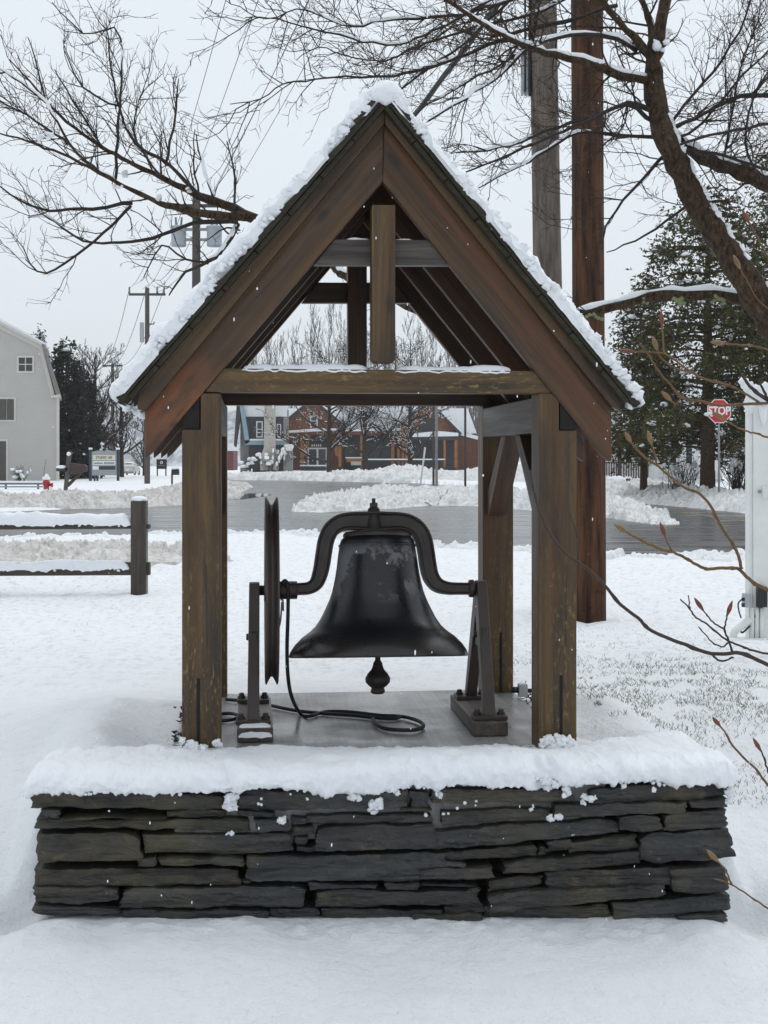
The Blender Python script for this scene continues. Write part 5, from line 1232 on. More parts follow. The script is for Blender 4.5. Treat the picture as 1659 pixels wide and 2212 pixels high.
bf.rect('sign_panel', 672, 943, 706, 965, -.345, -.32, MT['dark'], ob)
c = bf.L(686, 949.5, -.4); b = MB(); b.lathe([(.12,-.42),(.27,-.42),(.29,-.38),(.10,-.38)], (c[0],0,c[1]), 'y', 20); b.build('emblem', MT['greyw2'], ob)
for i in range(5): bf.rect('letter', 673+i*4.6, 960, 675.5+i*4.6, 964.5, -.37, -.35, MT['signw'], ob)
bf.rect('wall', 742, 925, 862, 1020, .4, 9, MT['dark'], ob)
bf.poly('middle_roof', [(738,940),(866,938),(866,930),(738,932)], -1.4, .4, MT['barn'], ob); bf.poly('roof_snow', [(738,932),(866,930),(866,925),(738,926)], -1.5, .6, MT['packed'], ob)
for x0, x1 in ((745,775),(800,822),(825,850)): window(bf, x0, 955, x1, 989, .38, ob, MT['black_p'], MT['glass'], 2, 1, 1.0, .8)
for x0, x1 in ((778,784),(845,852),(858,864)): bf.rect('timber_post', x0, 940, x1, 1012, -1.2, -.9, MT['orange'], ob)
bf.rect('bench', 748, 990, 782, 998, -1.9, -1.5, MT['orange'], ob); bf.rect('bench_snow', 746, 987.5, 781, 990, -1.95, -1.45, MT['packed'], ob); bf.rect('notice', 758, 997, 780, 1005, -2.1, -2.0, MT['cream'], ob)
bf.poly('wall', [(858,1020),(858,921),(924,868),(990,932),(990,1020)], -.6, 8, MT['plank'], ob)
bf.poly('roof', [(850,923),(924,861),(924,868),(853,927)], -1.4, 8.2, MT['dark'], ob); bf.poly('roof', [(998,936),(924,861),(924,868),(994,940)], -1.4, 8.2, MT['dark'], ob)
bf.poly('roof_snow', [(849,921),(924,855),(924,861),(850,923)], -1.45, 8.2, MT['packed'], ob); bf.poly('roof_snow', [(999,934),(924,855),(924,861),(998,936)], -1.45, 8.2, MT['packed'], ob)
bf.rect('gable_panel', 905, 903, 944, 932, -.66, -.61, MT['dark'], ob)
bf.poly('porch_roof', [(886,944),(990,942),(990,950),(886,950)], -3.0, -.61, MT['dark'], ob); bf.poly('porch_snow', [(885,944),(888,937),(945,931),(990,935),(990,942)], -3.05, -.61, MT['packed'], ob)
bf.rect('dark_front', 866, 950, 985, 1018, -.95, -.62, MT['dark'], ob)
for x in (868, 876, 958, 982): bf.rect('timber_post', x, 950, x+5, 1010, -2.9, -2.6, MT['orange'], ob)
bf.poly('wing', [(982,1020),(982,938),(1100,968),(1100,1020)], -.2, 8, MT['barn'], ob); bf.poly('roof_snow', [(978,936),(978,930),(1105,958),(1105,968)], -.6, 8.2, MT['packed'], ob)
bf.rect('deck_rail', 796, 993.5, 960, 996.5, -5.2, -4.9, MT['dark'], ob); bf.rect('rail_snow', 795, 991, 961, 993.5, -5.3, -4.85, MT['packed'], ob)
for i in range(22): bf.rect('baluster', 798+i*7.4, 996.5, 799.3+i*7.4, 1018, -5.1, -5.0, MT['dark'], ob)
bf.rect('planter_wall', 650, 1007, 703, 1022, -7, -6, MT['dark'], ob); bf.rect('planter_snow', 648, 1004.5, 705, 1007, -7.1, -5.9, MT['packed'], ob)
bf.poly('main_roof', [(600,933),(600,882),(1010,882),(1030,936)], 9.4, 10, MT['packed'], ob)
# grey house with teal roof edge and tan chimney
gf_ = Frame(560, 1012, 128); gb = gf_.thing('grey_house', 'dark grey house with pale teal roof edge and a wide tan chimney', 'house')
gf_.poly('wall', [(519,1020),(519,905),(526,880),(612,880),(612,1020)], .6, 8, MT['greyw2'], gb)
gf_.poly('roof', [(511,858),(620,858),(620,901),(523,901)], .2, .55, MT['dark'], gb); gf_.poly('roof_snow', [(512,850),(620,850),(620,900),(524,900)], .05, .19, MT['packed'], gb)
gf_.poly('roof_edge', [(512,862),(505,962),(509,966),(518,905),(521,862)], -.3, .5, MT['dark'], gb); gf_.poly('rake', [(515,860),(523,860),(539,955),(530,960)], -.6, -.1, MT['teal'], gb)
gf_.rect('eave_band', 529, 951, 612, 961, -.6, .0, MT['teal'], gb); gf_.rect('eave_snow', 540, 948, 612, 951.5, -.7, -.0, MT['packed'], gb)
gf_.rect('dormer', 539, 900, 612, 948, .0, .5, MT['dark'], gb); window(gf_, 553.5, 910, 567.5, 945, -.02, gb, MT['signw'], MT['glass'], 1, 2, 2.3, 2); window(gf_, 598, 916, 607, 945, -.02, gb, MT['signw'], MT['glass'], 1, 1, 1.6)
gf_.rect('lower_wall', 537, 961, 612, 1016, .1, .58, MT['dark'], gb)
gf_.poly('chimney', [(571,850),(594,850),(594,968),(600,985),(601,1016),(562,1016),(563,985),(570,968)], -1.6, -.8, MT['stucco'], gb)
rf_ = Frame(495, 1010, 170); rb = rf_.thing('red_shed', 'small dark red shed with snowy roof left of the grey house', 'shed'); rf_.rect('wall', 470, 972, 504, 1016, 0, 5, plain('shed_red', (.16,.03,.035)), rb); rf_.poly('roof_snow', [(466,974),(470,958),(502,958),(507,974)], -.4, 5, MT['packed'], rb)
lf = Frame(625, 1010, 118); lt = lf.thing('lantern_pillar', 'stone pillar carrying a tapered pale lantern beside the porch', 'pillar'); lf.rect('pillar', 615, 974, 632, 1018, 0, .6, MT['greyw2'], lt); lf.poly('lantern', [(618,974),(630,974),(634,963),(614,963)], 0, .6, MT['signw'], lt); lf.poly('snow', [(613,963),(635,963),(632,959.5),(616,959.5)], -.03, .63, MT['packed'], lt)
# white house behind the cedar on the right
hf = Frame(1400, 1055, 72); hb_ = hf.thing('white_house', 'white house with a brown porch railing behind the dark cedar', 'house')
hf.rect('wall', 1300, 860, 1560, 1062, 3.0, 9, MT['white'], hb_)
for i in range(20): hf.rect('clapboard', 1300.5, 870+i*9, 1559.5, 877.8+i*9, 2.94, 2.995, MT['white'], hb_)
hf.poly('roof', [(1285,862),(1575,862),(1540,800),(1320,800)], 2.2, 9, MT['greyw2'], hb_); hf.poly('roof_snow', [(1284,858),(1576,858),(1540,794),(1320,794)], 2.0, 2.19, MT['packed'], hb_)
for x in (1350, 1446, 1480): window(hf, x, 950, x+17, 1003, 2.9, hb_, MT['white'], MT['glass'], 1, 2, 2)
hf.rect('deck', 1296, 1036, 1403, 1043, 0, 2.9, MT['railing'], hb_); hf.rect('skirt', 1296, 1043, 1400, 1062, .1, 2.9, MT['white'], hb_)
for x in (1335, 1393): hf.rect('porch_post', x, 940, x+8, 1036, 0, .15, MT['railing'], hb_)
hf.rect('handrail', 1296, 998, 1393, 1001, .02, .12, MT['railing'], hb_); hf.rect('bottom_rail', 1296, 1031, 1393, 1033, .02, .12, MT['railing'], hb_)
for i in range(18):
    x = 1299+i*5.3
    if not 1333 < x < 1344: hf.rect('baluster', x, 1001, x+2.2, 1031, .04, .10, MT['railing'], hb_)
hf.rect('porch_roof', 1290, 925, 1410, 940, -.2, 2.9, MT['white'], hb_)
hf.rect('step_panel', 1404, 1006, 1421, 1038, 1.0, 1.1, MT['white'], hb_)
la = MB()
for i in range(34):
    x = 1400+i*4
    for sx in (1, -1):
        p, q = hf.L(x, 1043, .05), hf.L(x+sx*10, 1055, .05); la.beam((p[0],.05 + .03*sx,p[1]), (q[0],.05+.03*sx,q[1]), .03, .02, (0,1,0))
lo_ = la.build('lattice', MT['white'], hb_); lo_['kind'] = 'stuff'
hf.rect('lattice_frame', 1397, 1040, 1540, 1043, 0, .1, MT['white'], hb_); hf.rect('lattice_back', 1397, 1043, 1540, 1058, .3, .4, MT['greyw2'], hb_)

# ------------------------------------------------------------ hills and sky edge
hx = np.linspace(-420, 420, 120)[:, None]; hy = np.linspace(330, 620, 26)[None]; X = hx + 0*hy; Y = hy + 0*hx
Z = -2 + sst(330, 520, Y) * (22 + 9*fbm(X*.006, Y*.006, 1, 4)) + 1.6*fbm(X*.12, Y*.12, 2, 3)
vs, fs = grid_mesh(X, Y, Z); b = MB(); b.add(vs, fs, 0, True)
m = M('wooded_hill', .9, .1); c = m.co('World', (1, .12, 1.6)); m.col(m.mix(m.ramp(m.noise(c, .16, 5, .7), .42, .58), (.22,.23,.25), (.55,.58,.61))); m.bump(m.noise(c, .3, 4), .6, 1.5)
tag(b.build('hills', m.m), kind='structure')

# ------------------------------------------------------------ far trees
def bare_tree(name, label, px, Y, ytop, r, seed, mat='far_twig', lvl=3, n=9, spread=.8, up=.3, snow=0, group=None, lean=0, first=.22, grow=.5, zb=None, kids=.62, cluster=1):
    x = P(px, 0, Y).x; z = gz(x, Y) if zb is None else zb; zt = P(0, ytop, Y).z; H = zt - z
    t = thing(name, label, 'tree', (x, Y, z - .05), 0, group); tw = Twigs(seed); tw.rmin = max(.006, Y*.00016); R_ = tw.r; pts = []; rs = []
    for i in range(13):
        f = i/12; pts.append(Vector((lean*f + R_.gauss(0,.03)*H*.1*f, R_.gauss(0,.02)*H*.1*f, H*f*.93))); rs.append(r*(1-f)**.8 + r*.07)
    tw.b.tube(pts, rs, 7, 0, True); tk_ = tw.b.build('trunk', MT[mat], t); tw.b = MB()
    k = n
    for i in range(k):
        f = first + (1-first) * (i + R_.random())/k * .95; q = pts[int(f*12)].lerp(pts[min(12, int(f*12)+1)], f*12 % 1); a = R_.uniform(0, 6.28)
        d = Vector((math.cos(a)*spread, math.sin(a)*spread, up + R_.uniform(0,.5)))
        p0 = len(tw.b.v); tw.grow(q, d, H*grow*(1 - .62*(f-first))*R_.uniform(.7,1.1), r*(1-f)*.45 + r*.10, lvl, up*.5, .85, 5, .14, kids)
        if snow:
            vv = tw.b.v[p0:p0+5*40:5]
    tw.b.build('crown', MT[mat], t)
    if snow:                                                  # snow along the upper side of the heavier wood
        v = np.array(tw.b.v); R2 = random.Random(seed); sb = MB(); fl_ = [f for f in tw.b.f if len(f) == 4]
        for f in R2.sample(fl_, min(len(fl_), int(len(fl_)*snow))):
            pa, pb = Vector(v[f[0]]), Vector(v[f[3]])
            d = pb - pa
            if d.length > .05 and abs(d.normalized().z) < .85: sb.tube([pa + Vector((0,0,.02)), pa.lerp(pb,.5) + Vector((0,0,.035)), pb + Vector((0,0,.02))], [.012, .026, .012], 4, 0, True)
        so = sb.build('snow', MT['snow'], t); so['kind'] = 'stuff'
    return t
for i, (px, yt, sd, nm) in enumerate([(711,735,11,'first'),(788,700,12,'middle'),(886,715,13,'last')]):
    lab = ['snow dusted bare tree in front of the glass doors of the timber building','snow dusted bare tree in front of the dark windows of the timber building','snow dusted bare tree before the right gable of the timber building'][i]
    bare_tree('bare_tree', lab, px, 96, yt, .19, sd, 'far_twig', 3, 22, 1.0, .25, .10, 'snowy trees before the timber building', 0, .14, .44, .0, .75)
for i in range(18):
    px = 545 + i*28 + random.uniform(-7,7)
    bare_tree('woods_tree', 'tall thin bare tree in the wood behind the timber building', px, 172 + (i*7)%26, 675+random.uniform(0,70)+abs(px-790)*.10, .13, 400+i, 'hazed_twig', 2, 11, .38, 1.0, 0, 'thin trees of the wood behind the timber building', 0, .25, .42, 0, .8)
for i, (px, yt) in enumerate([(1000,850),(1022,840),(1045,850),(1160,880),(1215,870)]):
    bare_tree('woods_tree', ['leftmost','second from left','middle','second from right','rightmost'][i] + ' of the pale bare trees on the hill right of the timber building', px, 190+i*4, yt, .2, 460+i, 'hazed_twig', 2, 16, .7, .6, 0, 'bare trees on the hill right of the timber building', 0, .2, .45, 0, .75)
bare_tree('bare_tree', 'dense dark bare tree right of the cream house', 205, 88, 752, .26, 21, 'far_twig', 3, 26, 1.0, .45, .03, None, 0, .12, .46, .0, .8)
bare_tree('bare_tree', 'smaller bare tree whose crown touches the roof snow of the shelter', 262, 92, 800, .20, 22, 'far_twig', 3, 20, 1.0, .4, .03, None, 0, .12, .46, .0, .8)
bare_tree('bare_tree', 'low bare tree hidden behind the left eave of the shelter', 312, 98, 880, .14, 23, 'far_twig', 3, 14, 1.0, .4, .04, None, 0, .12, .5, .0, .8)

def conifer(name, label, px, Y, ytop, hw, seed, mat, ns, size, first=.1, snow=0, trunk=.2, zb=None, shape=1.0, droop=.35, group=None, tops=()):
    x = P(px, 0, Y).x; z = gz(x, Y) if zb is None else zb; H = P(0, ytop, Y).z - z
    t = thing(name, label, 'tree', (x, Y, z - .05), 0, group); rg = random.Random(seed)
    b = MB(); b.tube([(0,0,0),(trunk*.1,0,H*.3),(0,0,H*.95)], [trunk, trunk*.75, .03], 10); b.build('trunk', MT['bark'], t)
    b = MB(); sb = MB(); br = MB()
    nb = 130
    for i in range(nb):
        f = first + (1-first) * (i + rg.random())/nb; a = rg.uniform(0, 6.283); ln = hw * (1-f)**(.75*shape) * rg.uniform(.55, 1.08) + .12
        q = Vector((0,0,H*f + rg.gauss(0,.2))); d0 = Vector((math.cos(a), math.sin(a), .25)); pts = [q]
        for k in range(1, 7): pts.append(q + d0*ln*k/6 + Vector((0,0,-droop*ln*(k/6)**2 + .12*ln*max(0,k/6-.6))))
        br.tube(pts, [.035*(1-k/7)+.006 for k in range(7)], 4, 0, False)
        n = max(5, int(ns * (ln / hw) * (0.4 + rg.random()) / nb * 1.6))
        for _ in range(n):
            k = rg.uniform(.25, 1.02)**.7; j = min(5, int(k*6)); p = pts[j].lerp(pts[j+1], k*6-j) + Vector((rg.gauss(0,.18*ln*(1.1-k)+.12), rg.gauss(0,.18*ln*(1.1-k)+.12), rg.gauss(-.08,.24)))
            for _ in range(3):
                dd = Vector((d0.x*.5 + rg.gauss(0,.6), d0.y*.5 + rg.gauss(0,.6), rg.gauss(-.15,.5))).normalized(); w = dd.cross(Vector((rg.gauss(0,1), rg.gauss(0,1), rg.gauss(0,1)))).normalized(); s_ = size*rg.uniform(.5,1.3)
                e = p + dd*s_
                b.add([p, p + dd*s_*.45 + w*s_*.20, e, p + dd*s_*.55 - w*s_*.20], [(0,1,2,3)])
            if snow and rg.random() < snow: sz_ = size*rg.uniform(.2,.75)**1.0; sb.blob((p.x, p.y, p.z+.04), (sz_*rg.uniform(.7,1.5), sz_, sz_*rg.uniform(.4,.8)), rg.random()*30, 1.0, 2.0, 1)
    br.build('limbs', MT['bark'], t); c = b.build('crown', MT[mat], t)
    if snow: so = sb.build('snow', MT['snow'], t); so['kind'] = 'stuff'
    return t
conifer('cedar_tree', 'big dark green cedar with brownish sprays behind the stop sign', 1528, 44, 395, 3.7, 31, 'cedar', 15000, .15, .17, .02, .26, .10, .62)
conifer('cedar_tree', 'tall dark cedar cut off by the right edge of the photo', 1690, 46, 300, 3.4, 32, 'cedar', 13000, .15, .08, .02, .26, .10, .75)
conifer('cedar_tree', 'slim cedar top between the brown pole and the big cedar', 1390, 48, 600, 2.0, 33, 'cedar', 7000, .14, .22, .025, .14, .10, .8)
conifer('spruce_tree', 'dark evergreen close against the right corner of the cream house', 143, 84, 742, 1.25, 34, 'spruce', 4200, .26, .02, .01, .16, None, .45)
conifer('spruce_tree', 'second dark evergreen behind the mailbox on the cross post', 178, 86, 800, 1.3, 35, 'spruce', 3200, .26, .02, .01, .16, None, .5)
conifer('spruce_tree', 'small pointed evergreen tip above the roof of the cream house', 86, 104, 714, 1.6, 36, 'spruce', 1600, .22, .5, .02, .16)
def bush(name, label, px, py, Y, w, h, seed, snow=10, dense=60, mat='far_twig', group=None):
    c = P(px, py, Y); t = thing(name, label, 'shrub', c, 0, group); tw = Twigs(seed); tw.rmin = .006
    for i in range(dense):
        a = tw.r.uniform(0, 6.28); tw.grow(Vector((tw.r.gauss(0,w*.2), tw.r.gauss(0,w*.15), 0)), Vector((math.cos(a)*w*.55, math.sin(a)*w*.4, h)).normalized(), h*tw.r.uniform(.7,1.15), .012, 1, .1, .7, 3, .15, .8)
    tw.b.build('twigs', MT[mat], t)
    sb = MB()
    for i in range(snow): sb.blob((tw.r.gauss(0,w*.32), tw.r.gauss(-.2*w,w*.15), h*tw.r.uniform(.25,.9)), (w*.14*tw.r.uniform(.5,1.2), w*.14, h*.10), i, .4, 1.6)
    if snow: so = sb.build('snow', MT['snow'], t); so['kind'] = 'stuff'
bush('bare_shrub', 'bare round shrub left of the cedar trunk', 1470, 1066, 46, 1.0, 1.1, 51, 4, 50)
bush('bare_shrub', 'tall bare shrub between the cedar trunk and the white post', 1592, 1074, 44, .7, 1.5, 52, 3, 60)
bush('snowy_shrub', 'snow covered shrub under the dormer of the grey house', 545, 1016, 118, 1.7, 1.3, 53, 16, 40)
bush('snowy_shrub', 'twiggy shrub with snow at the foot of the tan chimney', 583, 1016, 116, 1.6, 1.5, 54, 8, 50)
bush('snowy_shrub', 'snow loaded small evergreen beside the lantern pillar', 606, 1016, 112, .9, 2.0, 55, 16, 40)
mf = P(1332, 1062, 56); b = MB(); b.blob((0,0,.1), (.62,.6,.56), 3, .10, 1.2, 3); o = b.build('snow_mound', MT['packed']); o.location = mf; tag(o, 'rounded snow covered shrub below the porch railing', 'snow mound')
gb2 = MB(); rg = random.Random(4)
for i in range(260):
    a = rg.uniform(-1.2, .9); p = Vector((.30+.34*rg.random(), -.45, .05+.42*rg.random())); dd = Vector((rg.gauss(0,1), rg.gauss(0,.4), rg.gauss(0,1))).normalized(); w = dd.cross(Vector((0,1,.3))).normalized(); gb2.add([p, p+dd*.05+w*.025, p+dd*.11, p+dd*.05-w*.025], [(0,1,2,3)])
gb2.build('leaves', MT['cedar'], o)
bush('snowy_shrub', 'snow draped shrub against the foot of the cream house', 42, 1040, 74, .8, .75, 56, 14, 30)

# ------------------------------------------------------------ street furniture
sy = 41.0; sx_ = P(1553.5, 0, sy).x; sz0 = gz(sx_, sy)
st = thing('stop_sign', 'red octagonal STOP sign on a thin steel post before the cedar', 'road sign', (sx_, sy, sz0)); rc = P(0, 888, sy).z - sz0; ra = 25.5*sy/F / math.cos(math.pi/8)
def octa(r): return [(r*math.cos(math.pi/8+i*math.pi/4), rc + r*math.sin(math.pi/8+i*math.pi/4)) for i in range(8)]
b = MB(); b.tube([(0,.03,-.2),(0,.03,rc+.3)], .032, 8); b.build('pole', MT['steel'], st)
b = MB(); b.prism(octa(ra), -.004, .004); pl = b.build('plate', MT['signw'], st)
b = MB(); b.prism(octa(ra*.93), -.008, -.0045); b.build('face', MT['stopred'], pl)
def text(body, size, loc, mat, par, ext=.002, rz=0, sx=1.0, align='CENTER', off=0):
    c = bpy.data.curves.new('lettering', 'FONT'); c.body = body; c.size = size; c.extrude = ext; c.align_x = align; c.align_y = 'CENTER'; c.offset = off
    o = bpy.data.objects.new('lettering', c); COL.objects.link(o); o.parent = par; o.location = loc; o.rotation_euler = (R(90), 0, rz); o.scale = (sx, 1, 1); c.materials.append(mat)
    dg = bpy.context.evaluated_depsgraph_get(); me = bpy.data.meshes.new_from_object(o.evaluated_get(dg)); m2_ = bpy.data.objects.new('lettering', me); COL.objects.link(m2_); m2_.parent = par; m2_.location = loc; m2_.rotation_euler = (R(90), 0, rz); m2_.scale = (sx, 1, 1); m2_['kind'] = 'stuff'
    bpy.data.objects.remove(o); return m2_
text('STOP', .335, (0, -.011, rc), MT['signw'], pl, .002, 0, .80, off=.012)
z = P(0, 1005, sy).z - sz0; b = MB(); b.box((-.13,-.02,z-.16),(-.04,.0,z+.14)); b.build('small_plate', MT['signw'], st)
b = MB()
for (x, y, r) in [(-.30,.05,.05),(-.38,.02,.05),(-.24,-.02,.03),(.35,-.12,.04)]: b.blob((x,-.02,rc+y-.12), (r*1.6,r,r), x*9, .4)
so = b.build('snow', MT['snow'], st); so['kind'] = 'stuff'
tf = Frame(225, 1040, 78); ts = tf.thing('tenant_sign', 'grey tenant board with STUDIO 160 panel between two dark posts', 'sign'); 
for x0, x1 in ((192,197.5),(252,257)): tf.rect('post', x0, 971, x1, 1046, -.08, .08, MT['navy'], ts); tf.rect('post_snow', x0-.5, 967, x1+.5, 971, -.1, .1, MT['snow'], ts)
tf.poly('board', [(197.5,1027),(197.5,976),(212,973),(225,972),(238,973),(252,976),(252,1027)], -.04, .04, MT['signgrey'], ts)
tf.rect('panel', 200, 983, 249, 994, -.06, -.042, MT['signcream'], ts); tf.rect('panel', 200, 996, 249, 1004.5, -.06, -.042, MT['signw'], ts); tf.rect('panel', 200, 1007, 213, 1014.5, -.06, -.042, MT['signw'], ts); tf.rect('panel', 214, 1007, 249, 1014.5, -.06, -.042, MT['dark'], ts)
a = tf.L(224.5, 988.5, -.065); text('STUDIO 160', .20, (a[0], -.066, a[1]), MT['black_p'], ts, .002, 0, .85, off=.004)
a = tf.L(202, 1000.3, -.065); text('Laudmoo', .17, (a[0], -.066, a[1]), MT['black_p'], ts, .002, 0, .80, 'LEFT', .004); tf.rect('line', 224, 998, 247, 1003, -.066, -.0605, MT['signgrey'], ts)
b = MB(); a = tf.L(225, 971, 0); b.blob((a[0],0,a[1]), .10, 1, .3); b.build('crest', MT['black_p'], ts)
for x in (202, 208): tf.rect('leg', x, 1027, x+4, 1044, -.05, .05, MT['navy'], ts)
kf = Frame(349, 1020, 96); ks = kf.thing('dark_sign', 'small dark square sign with round pale emblem under the left eave', 'sign'); kf.rect('board', 338, 992, 360, 1013, -.04, .04, MT['black_p'], ks); a = kf.L(349, 999, 0); b = MB(); b.lathe([(.05,-.06),(.10,-.06),(.10,-.045),(.05,-.045)], (a[0],0,a[1]), 'y', 16); b.build('emblem', MT['signw'], ks); kf.rect('line', 342, 1005, 356, 1006.5, -.055, -.042, MT['greyw2'], ks); kf.rect('post', 338.5, 1013, 341, 1032, -.03, .03, MT['navy'], ks); kf.rect('post', 357, 1013, 359.5, 1032, -.03, .03, MT['navy'], ks)
nf = Frame(143, 1073, 52); ms = nf.thing('mailbox', 'dark mailbox hung on a slanted wooden cross post near the hydrant', 'mailbox'); 
nf.poly('post', [(135,1080),(143,1080),(153,985),(144,985)], -.05, .05, MT['fence'].copy() if False else MT['shutter'], ms); nf.poly('arm', [(121,1012),(146,1010),(146,1018),(122,1018)], -.05, .05, MT['railing'], ms)
nf.poly('brace', [(144,1048),(148,1042),(176,1018),(182,1018),(148,1052)], -.04, .04, MT['railing'], ms)
nf.poly('box', [(152,1000),(183,1004),(187,1007),(187,1018),(150,1026),(149,1002)], -.10, .12, MT['railing'], ms)
b = MB(); a = nf.L(148.5, 981, 0); b.blob((a[0],0,a[1]), .085, 2, .15); a = nf.L(132, 1009, 0); b.blob((a[0],0,a[1]), (.21,.08,.07), 4, .2); so = b.build('snow', MT['snow'], ms); so['kind'] = 'stuff'
n2 = Frame(371, 1066, 55); m2 = n2.thing('mailbox', 'small dark mailbox on a thin post under the shelter eave', 'mailbox'); n2.rect('post', 369.5, 1022, 373, 1072, -.04, .04, MT['pole_far'], m2); n2.poly('box', [(370,1014),(384,1013),(386,1016),(386,1026),(370,1026)], -.1, .12, MT['black_p'], m2); n2.rect('snow', 370, 1010, 385, 1013, -.1, .12, MT['snow'], m2)
hy_ = 55.0; hx_ = P(100, 0, hy_).x; hz_ = P(0, 1066, hy_).z
hd = thing('fire_hydrant', 'red fire hydrant capped with snow on the white lawn at left', 'fire hydrant', (hx_, hy_, hz_))
b = MB(); b.lathe([(0,-.1),(.15,-.1),(.15,.02),(.115,.04),(.11,.40),(.15,.42),(.15,.46),(.125,.48),(.10,.56),(.04,.60),(.04,.66),(0,.66)], (0,0,0), 'z', 16); hbod = b.build('body', MT['red'], hd)
b = MB(); b.lathe([(0,.0),(.065,.0),(.065,.20),(.085,.20),(.085,.26),(0,.26)], (0,0,.34), 'x', 12); b.build('nozzle', MT['red'], hd)
b = MB(); b.lathe([(0,-.26),(.07,-.26),(.07,-.20),(.05,-.2),(.05,0),(0,0)], (0,0,.36), 'y', 12); b.build('nozzle', MT['red'], hd)
b = MB(); b.blob((0,0,.60), (.16,.15,.10), 1, .3); b.blob((.02,-.02,.70), .08, 2, .3); b.blob((.22,-.03,.20), .07, 5, .3); so = b.build('snow', MT['snow'], hd); so['kind'] = 'stuff'
b = MB(); b.tube([(-.12,.05,.3),(-.10,.05,.9),(-.02,.05,1.35)], .010, 5); b.build('marker_rod', MT['pole_far'], hd)
rl_ = Frame(0, 1052, 62); gr = rl_.thing('guard_rail', 'low snow topped rail running in front of the cream house', 'rail'); rl_.rect('rail', -200, 1043, 92, 1047, -.05, .05, MT['greyw2'], gr); rl_.rect('rail', -200, 1050, 92, 1053, -.05, .05, MT['teal'], gr); rl_.rect('snow', -200, 1039, 93, 1043, -.12, .12, MT['snow'], gr)
for x in (-60, 10, 80): rl_.rect('post', x, 1043, x+4, 1060, -.04, .04, MT['greyw2'], gr)
for (px, yt, yb, Y, w_, lab, mt, ln_) in [(936.5,850,1046,70,.06,'tall dark sign post behind the snow heap, left of a pair','pole_far',0),(943,845,1069,54,.05,'greenish steel post with punched holes in the snow heap','steel',0),(1005,840,1063,57,.045,'dark steel post standing alone in the snow heap','pole_far',0)]:
    x = P(px, 0, Y).x; t = thing('sign_post', lab, 'post', (x, Y, P(0, yb, Y).z), 0); b = MB(); h = P(0, yt, Y).z - P(0, yb, Y).z; b.box((-w_, -.05, -.3), (w_, .05, h)); b.build('post', MT[mt], t, .01)
c = P(912, 1035, 76); t = thing('marker_stake', 'white leaning wooden stake stuck in the far snow bank', 'stake', c); b = MB(); b.beam((-.12,0,-.5), (.16,0,P(0,966,76).z-c.z), .10, .06, (0,1,0)); b.build('stake', MT['white'], t)
# parked car seen from behind
cy = 165.0; cc = P(275.5, 1027, cy); car = thing('parked_car', 'pale grey estate car seen from behind beyond the tenant board', 'car', cc, 0)
pf_ = lambda: None
def loft(name, secs, mat, par):
    b = MB(); n = len(secs[0]); vs = [p for s in secs for p in s]; b.add(vs, [(i*n+k, i*n+(k+1)%n, (i+1)*n+(k+1)%n, (i+1)*n+k) for i in range(len(secs)-1) for k in range(n)] + [tuple(range(n)), tuple(range(len(vs)-1, len(vs)-n-1, -1))], 0, True)
    return b.build(name, mat, par, .02)
S = lambda y, w, z0, z1: [(-w,y,z0),(w,y,z0),(w*1.03,y,(z0+z1)/2),(w*.96,y,z1),(-w*.96,y,z1),(-w*1.03,y,(z0+z1)/2)]
silver = plain('car_silver', (.50,.51,.50), .3, .5, .2, .08)
bd = loft('body', [S(0,.72,.32,.92),S(.15,.80,.22,1.0),S(3.2,.80,.22,1.0),S(4.3,.76,.24,.92),S(4.5,.68,.35,.8)], silver, car)
loft('cabin', [S(.10,.70,.98,1.1),S(.45,.62,.98,1.46),S(2.3,.62,.98,1.48),S(3.2,.66,.98,1.05)], silver, car)
b = MB(); b.add([(-.60,.13,1.02),(.60,.13,1.02),(.52,.40,1.40),(-.52,.40,1.40)], [(0,1,2,3)]); b.v = [(x, y-.03, z) for x, y, z in b.v]; b.build('rear_window', MT['glass'], car)
for s in (-1, 1):
    for y in (.8, 3.6):
        b = MB(); b.lathe([(0,s*.62),(.28,s*.62),(.31,s*.66),(.31,s*.80),(.26,s*.83),(0,s*.83)], (0,y,.31), 'x', 18); b.build('wheel', MT['black_p'], car)
    b = MB(); b.box((s*.74-.06,-.03,.68),(s*.74+.04,.12,.92)); b.build('tail_light', MT['stopred'], car)
b = MB(); b.box((-.72,-.08,.30),(.72,.02,.46)); b.build('bumper', MT['greyw2'], car, .02); b = MB(); b.box((-.22,-.035,.58),(.22,.0,.72)); b.build('number_plate', MT['signw'], car)
b = MB(); b.blob((0,1.4,1.50), (.6,1.1,.09), 3, .15, 1.4, 3); so = b.build('roof_snow', MT['snow'], car); so['kind'] = 'stuff'

# ------------------------------------------------------------ grass tips, litter, falling snow
rg = np.random.RandomState(3); b = MB(); N_ = 60000
pyy = 1345 + 260*rg.rand(N_); pxx = 1020 + 760*rg.rand(N_)**.8
Yg = np.full(N_, 7.0)
for _ in range(5): Yg = F*(EYE - ground_z((pxx-CX)*Yg/F, Yg, False))/(pyy-HY)
Xg = (pxx-CX)*Yg/F; ug = (Xg-O.x)*UA.x+(Yg-O.y)*UA.y; vg = (Xg-O.x)*VA.x+(Yg-O.y)*VA.y
ok = (rg.rand(N_) < .10 + .8*np.clip(1-np.abs(pyy-1490)/140, 0, 1)) & (fbm(Xg*1.3, Yg*1.3, 2, 3) + fbm(Xg*9, Yg*9, 4, 2)*.9 > .10) & ~((ug < PUR+.25) & (vg < 1.7))
Xg, Yg = Xg[ok][:4600], Yg[ok][:4600]; Zg = ground_z(Xg, Yg)
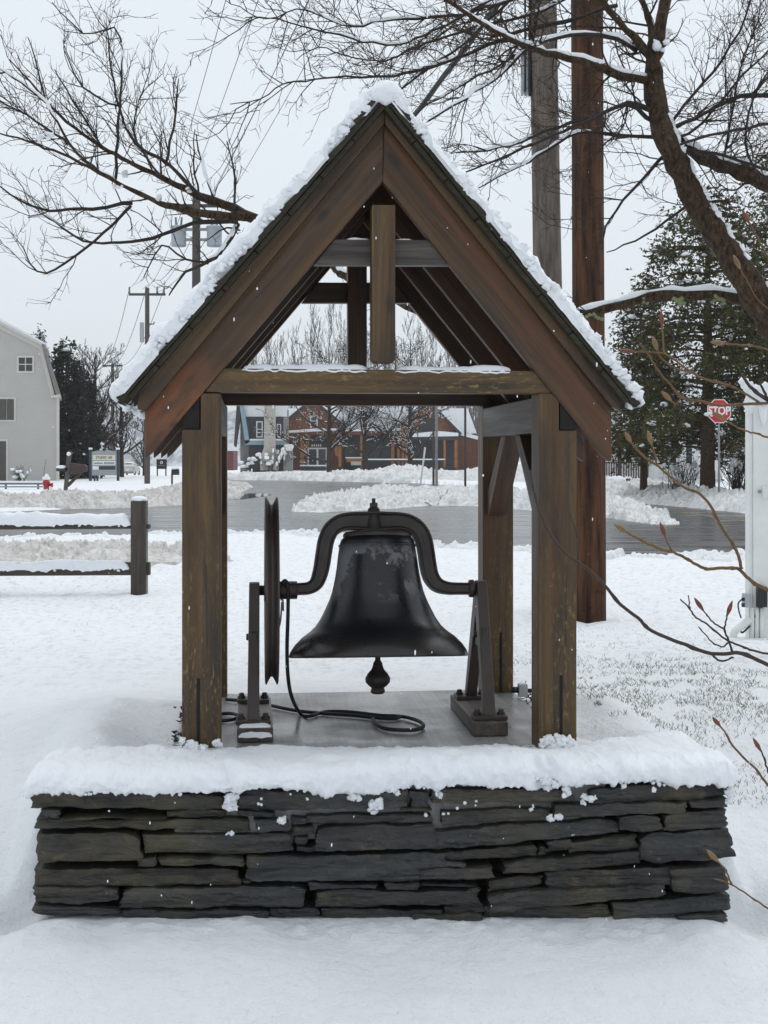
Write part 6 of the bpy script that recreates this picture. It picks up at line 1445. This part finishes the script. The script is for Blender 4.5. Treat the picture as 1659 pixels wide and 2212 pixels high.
for x, y, z in zip(Xg, Yg, Zg):
    h = rg.uniform(.006,.026); a = rg.rand()*6.28; l = rg.uniform(.3,1.8)*h
    dd = Vector((math.cos(a)*l, math.sin(a)*l, h)); w = Vector((.0011, 0, 0)); p = Vector((x, y, z-.003)); b.add([p-w, p+w, p+dd*.6+w*.8+Vector((0,0,.002)), p+dd, p+dd*.6-w*.8+Vector((0,0,.002))], [(0,1,2,3,4)])
tag(b.build('grass', plain('winter_grass', (.16,.16,.09), .8, .2, c2=(.09,.08,.055))), kind='stuff')
b = MB()
for i in range(130):
    u, v = (random.gauss(PUL-.03,.02), random.uniform(-.05,1.0)) if i < 70 else (random.gauss(PUR+.05,.02), random.uniform(.25,1.25))
    a = random.uniform(0,6.28); r = random.uniform(.008,.022); b.add([(u+r*math.cos(a+k*1.57)*(1 if k%2 else .5), v+r*math.sin(a+k*1.57)*(1 if k%2 else .5), -.015+random.uniform(0,.022)) for k in range(4)], [(0,1,2,3)])
o = b.build('leaf_litter', plain('dead_leaves', (.045,.032,.022), .8, .2)); local(o); tag(o, kind='stuff')
b = MB(); iv, if_ = ICO[1]; fv = iv.tolist(); N_ = 1000
Yf = np.where(np.arange(N_) < 200, 2.4 + 2.6*rg.rand(N_), (2.0**3 + rg.rand(N_)*(16**3-2.0**3))**(1/3)); Xf = (rg.rand(N_)*.6-.3)*Yf; Zf = EYE + (rg.rand(N_)*.78-.42)*Yf; Gf = ground_z(Xf, Yf, False)
for x, y, z, g_ in zip(Xf, Yf, Zf, Gf):
    if z < g_ + .02: continue
    r = rg.uniform(.0008,.0018); e = rg.uniform(1.0,3.2); b.add([(x+p[0]*r, y+p[1]*r, z+p[2]*r*e) for p in fv], if_, 0, True)
tag(b.build('falling_snow', MT['snow']), kind='stuff')

# ------------------------------------------------------------ thin snowy air
b = MB(); b.box((-1150, -80, -7), (1150, 1250, 48)); hz_o = b.build('haze'); tag(hz_o, kind='stuff')
hm = bpy.data.materials.new('haze'); hm.use_nodes = True; hn = hm.node_tree; hn.nodes.clear(); ho = hn.nodes.new('ShaderNodeOutputMaterial'); hp = hn.nodes.new('ShaderNodeVolumePrincipled')
hp.inputs['Color'].default_value = (.93, .95, .97, 1); hp.inputs['Density'].default_value = .0005; hp.inputs['Anisotropy'].default_value = 0.0
hn.links.new(hp.outputs[0], ho.inputs['Volume']); hz_o.data.materials.append(hm)
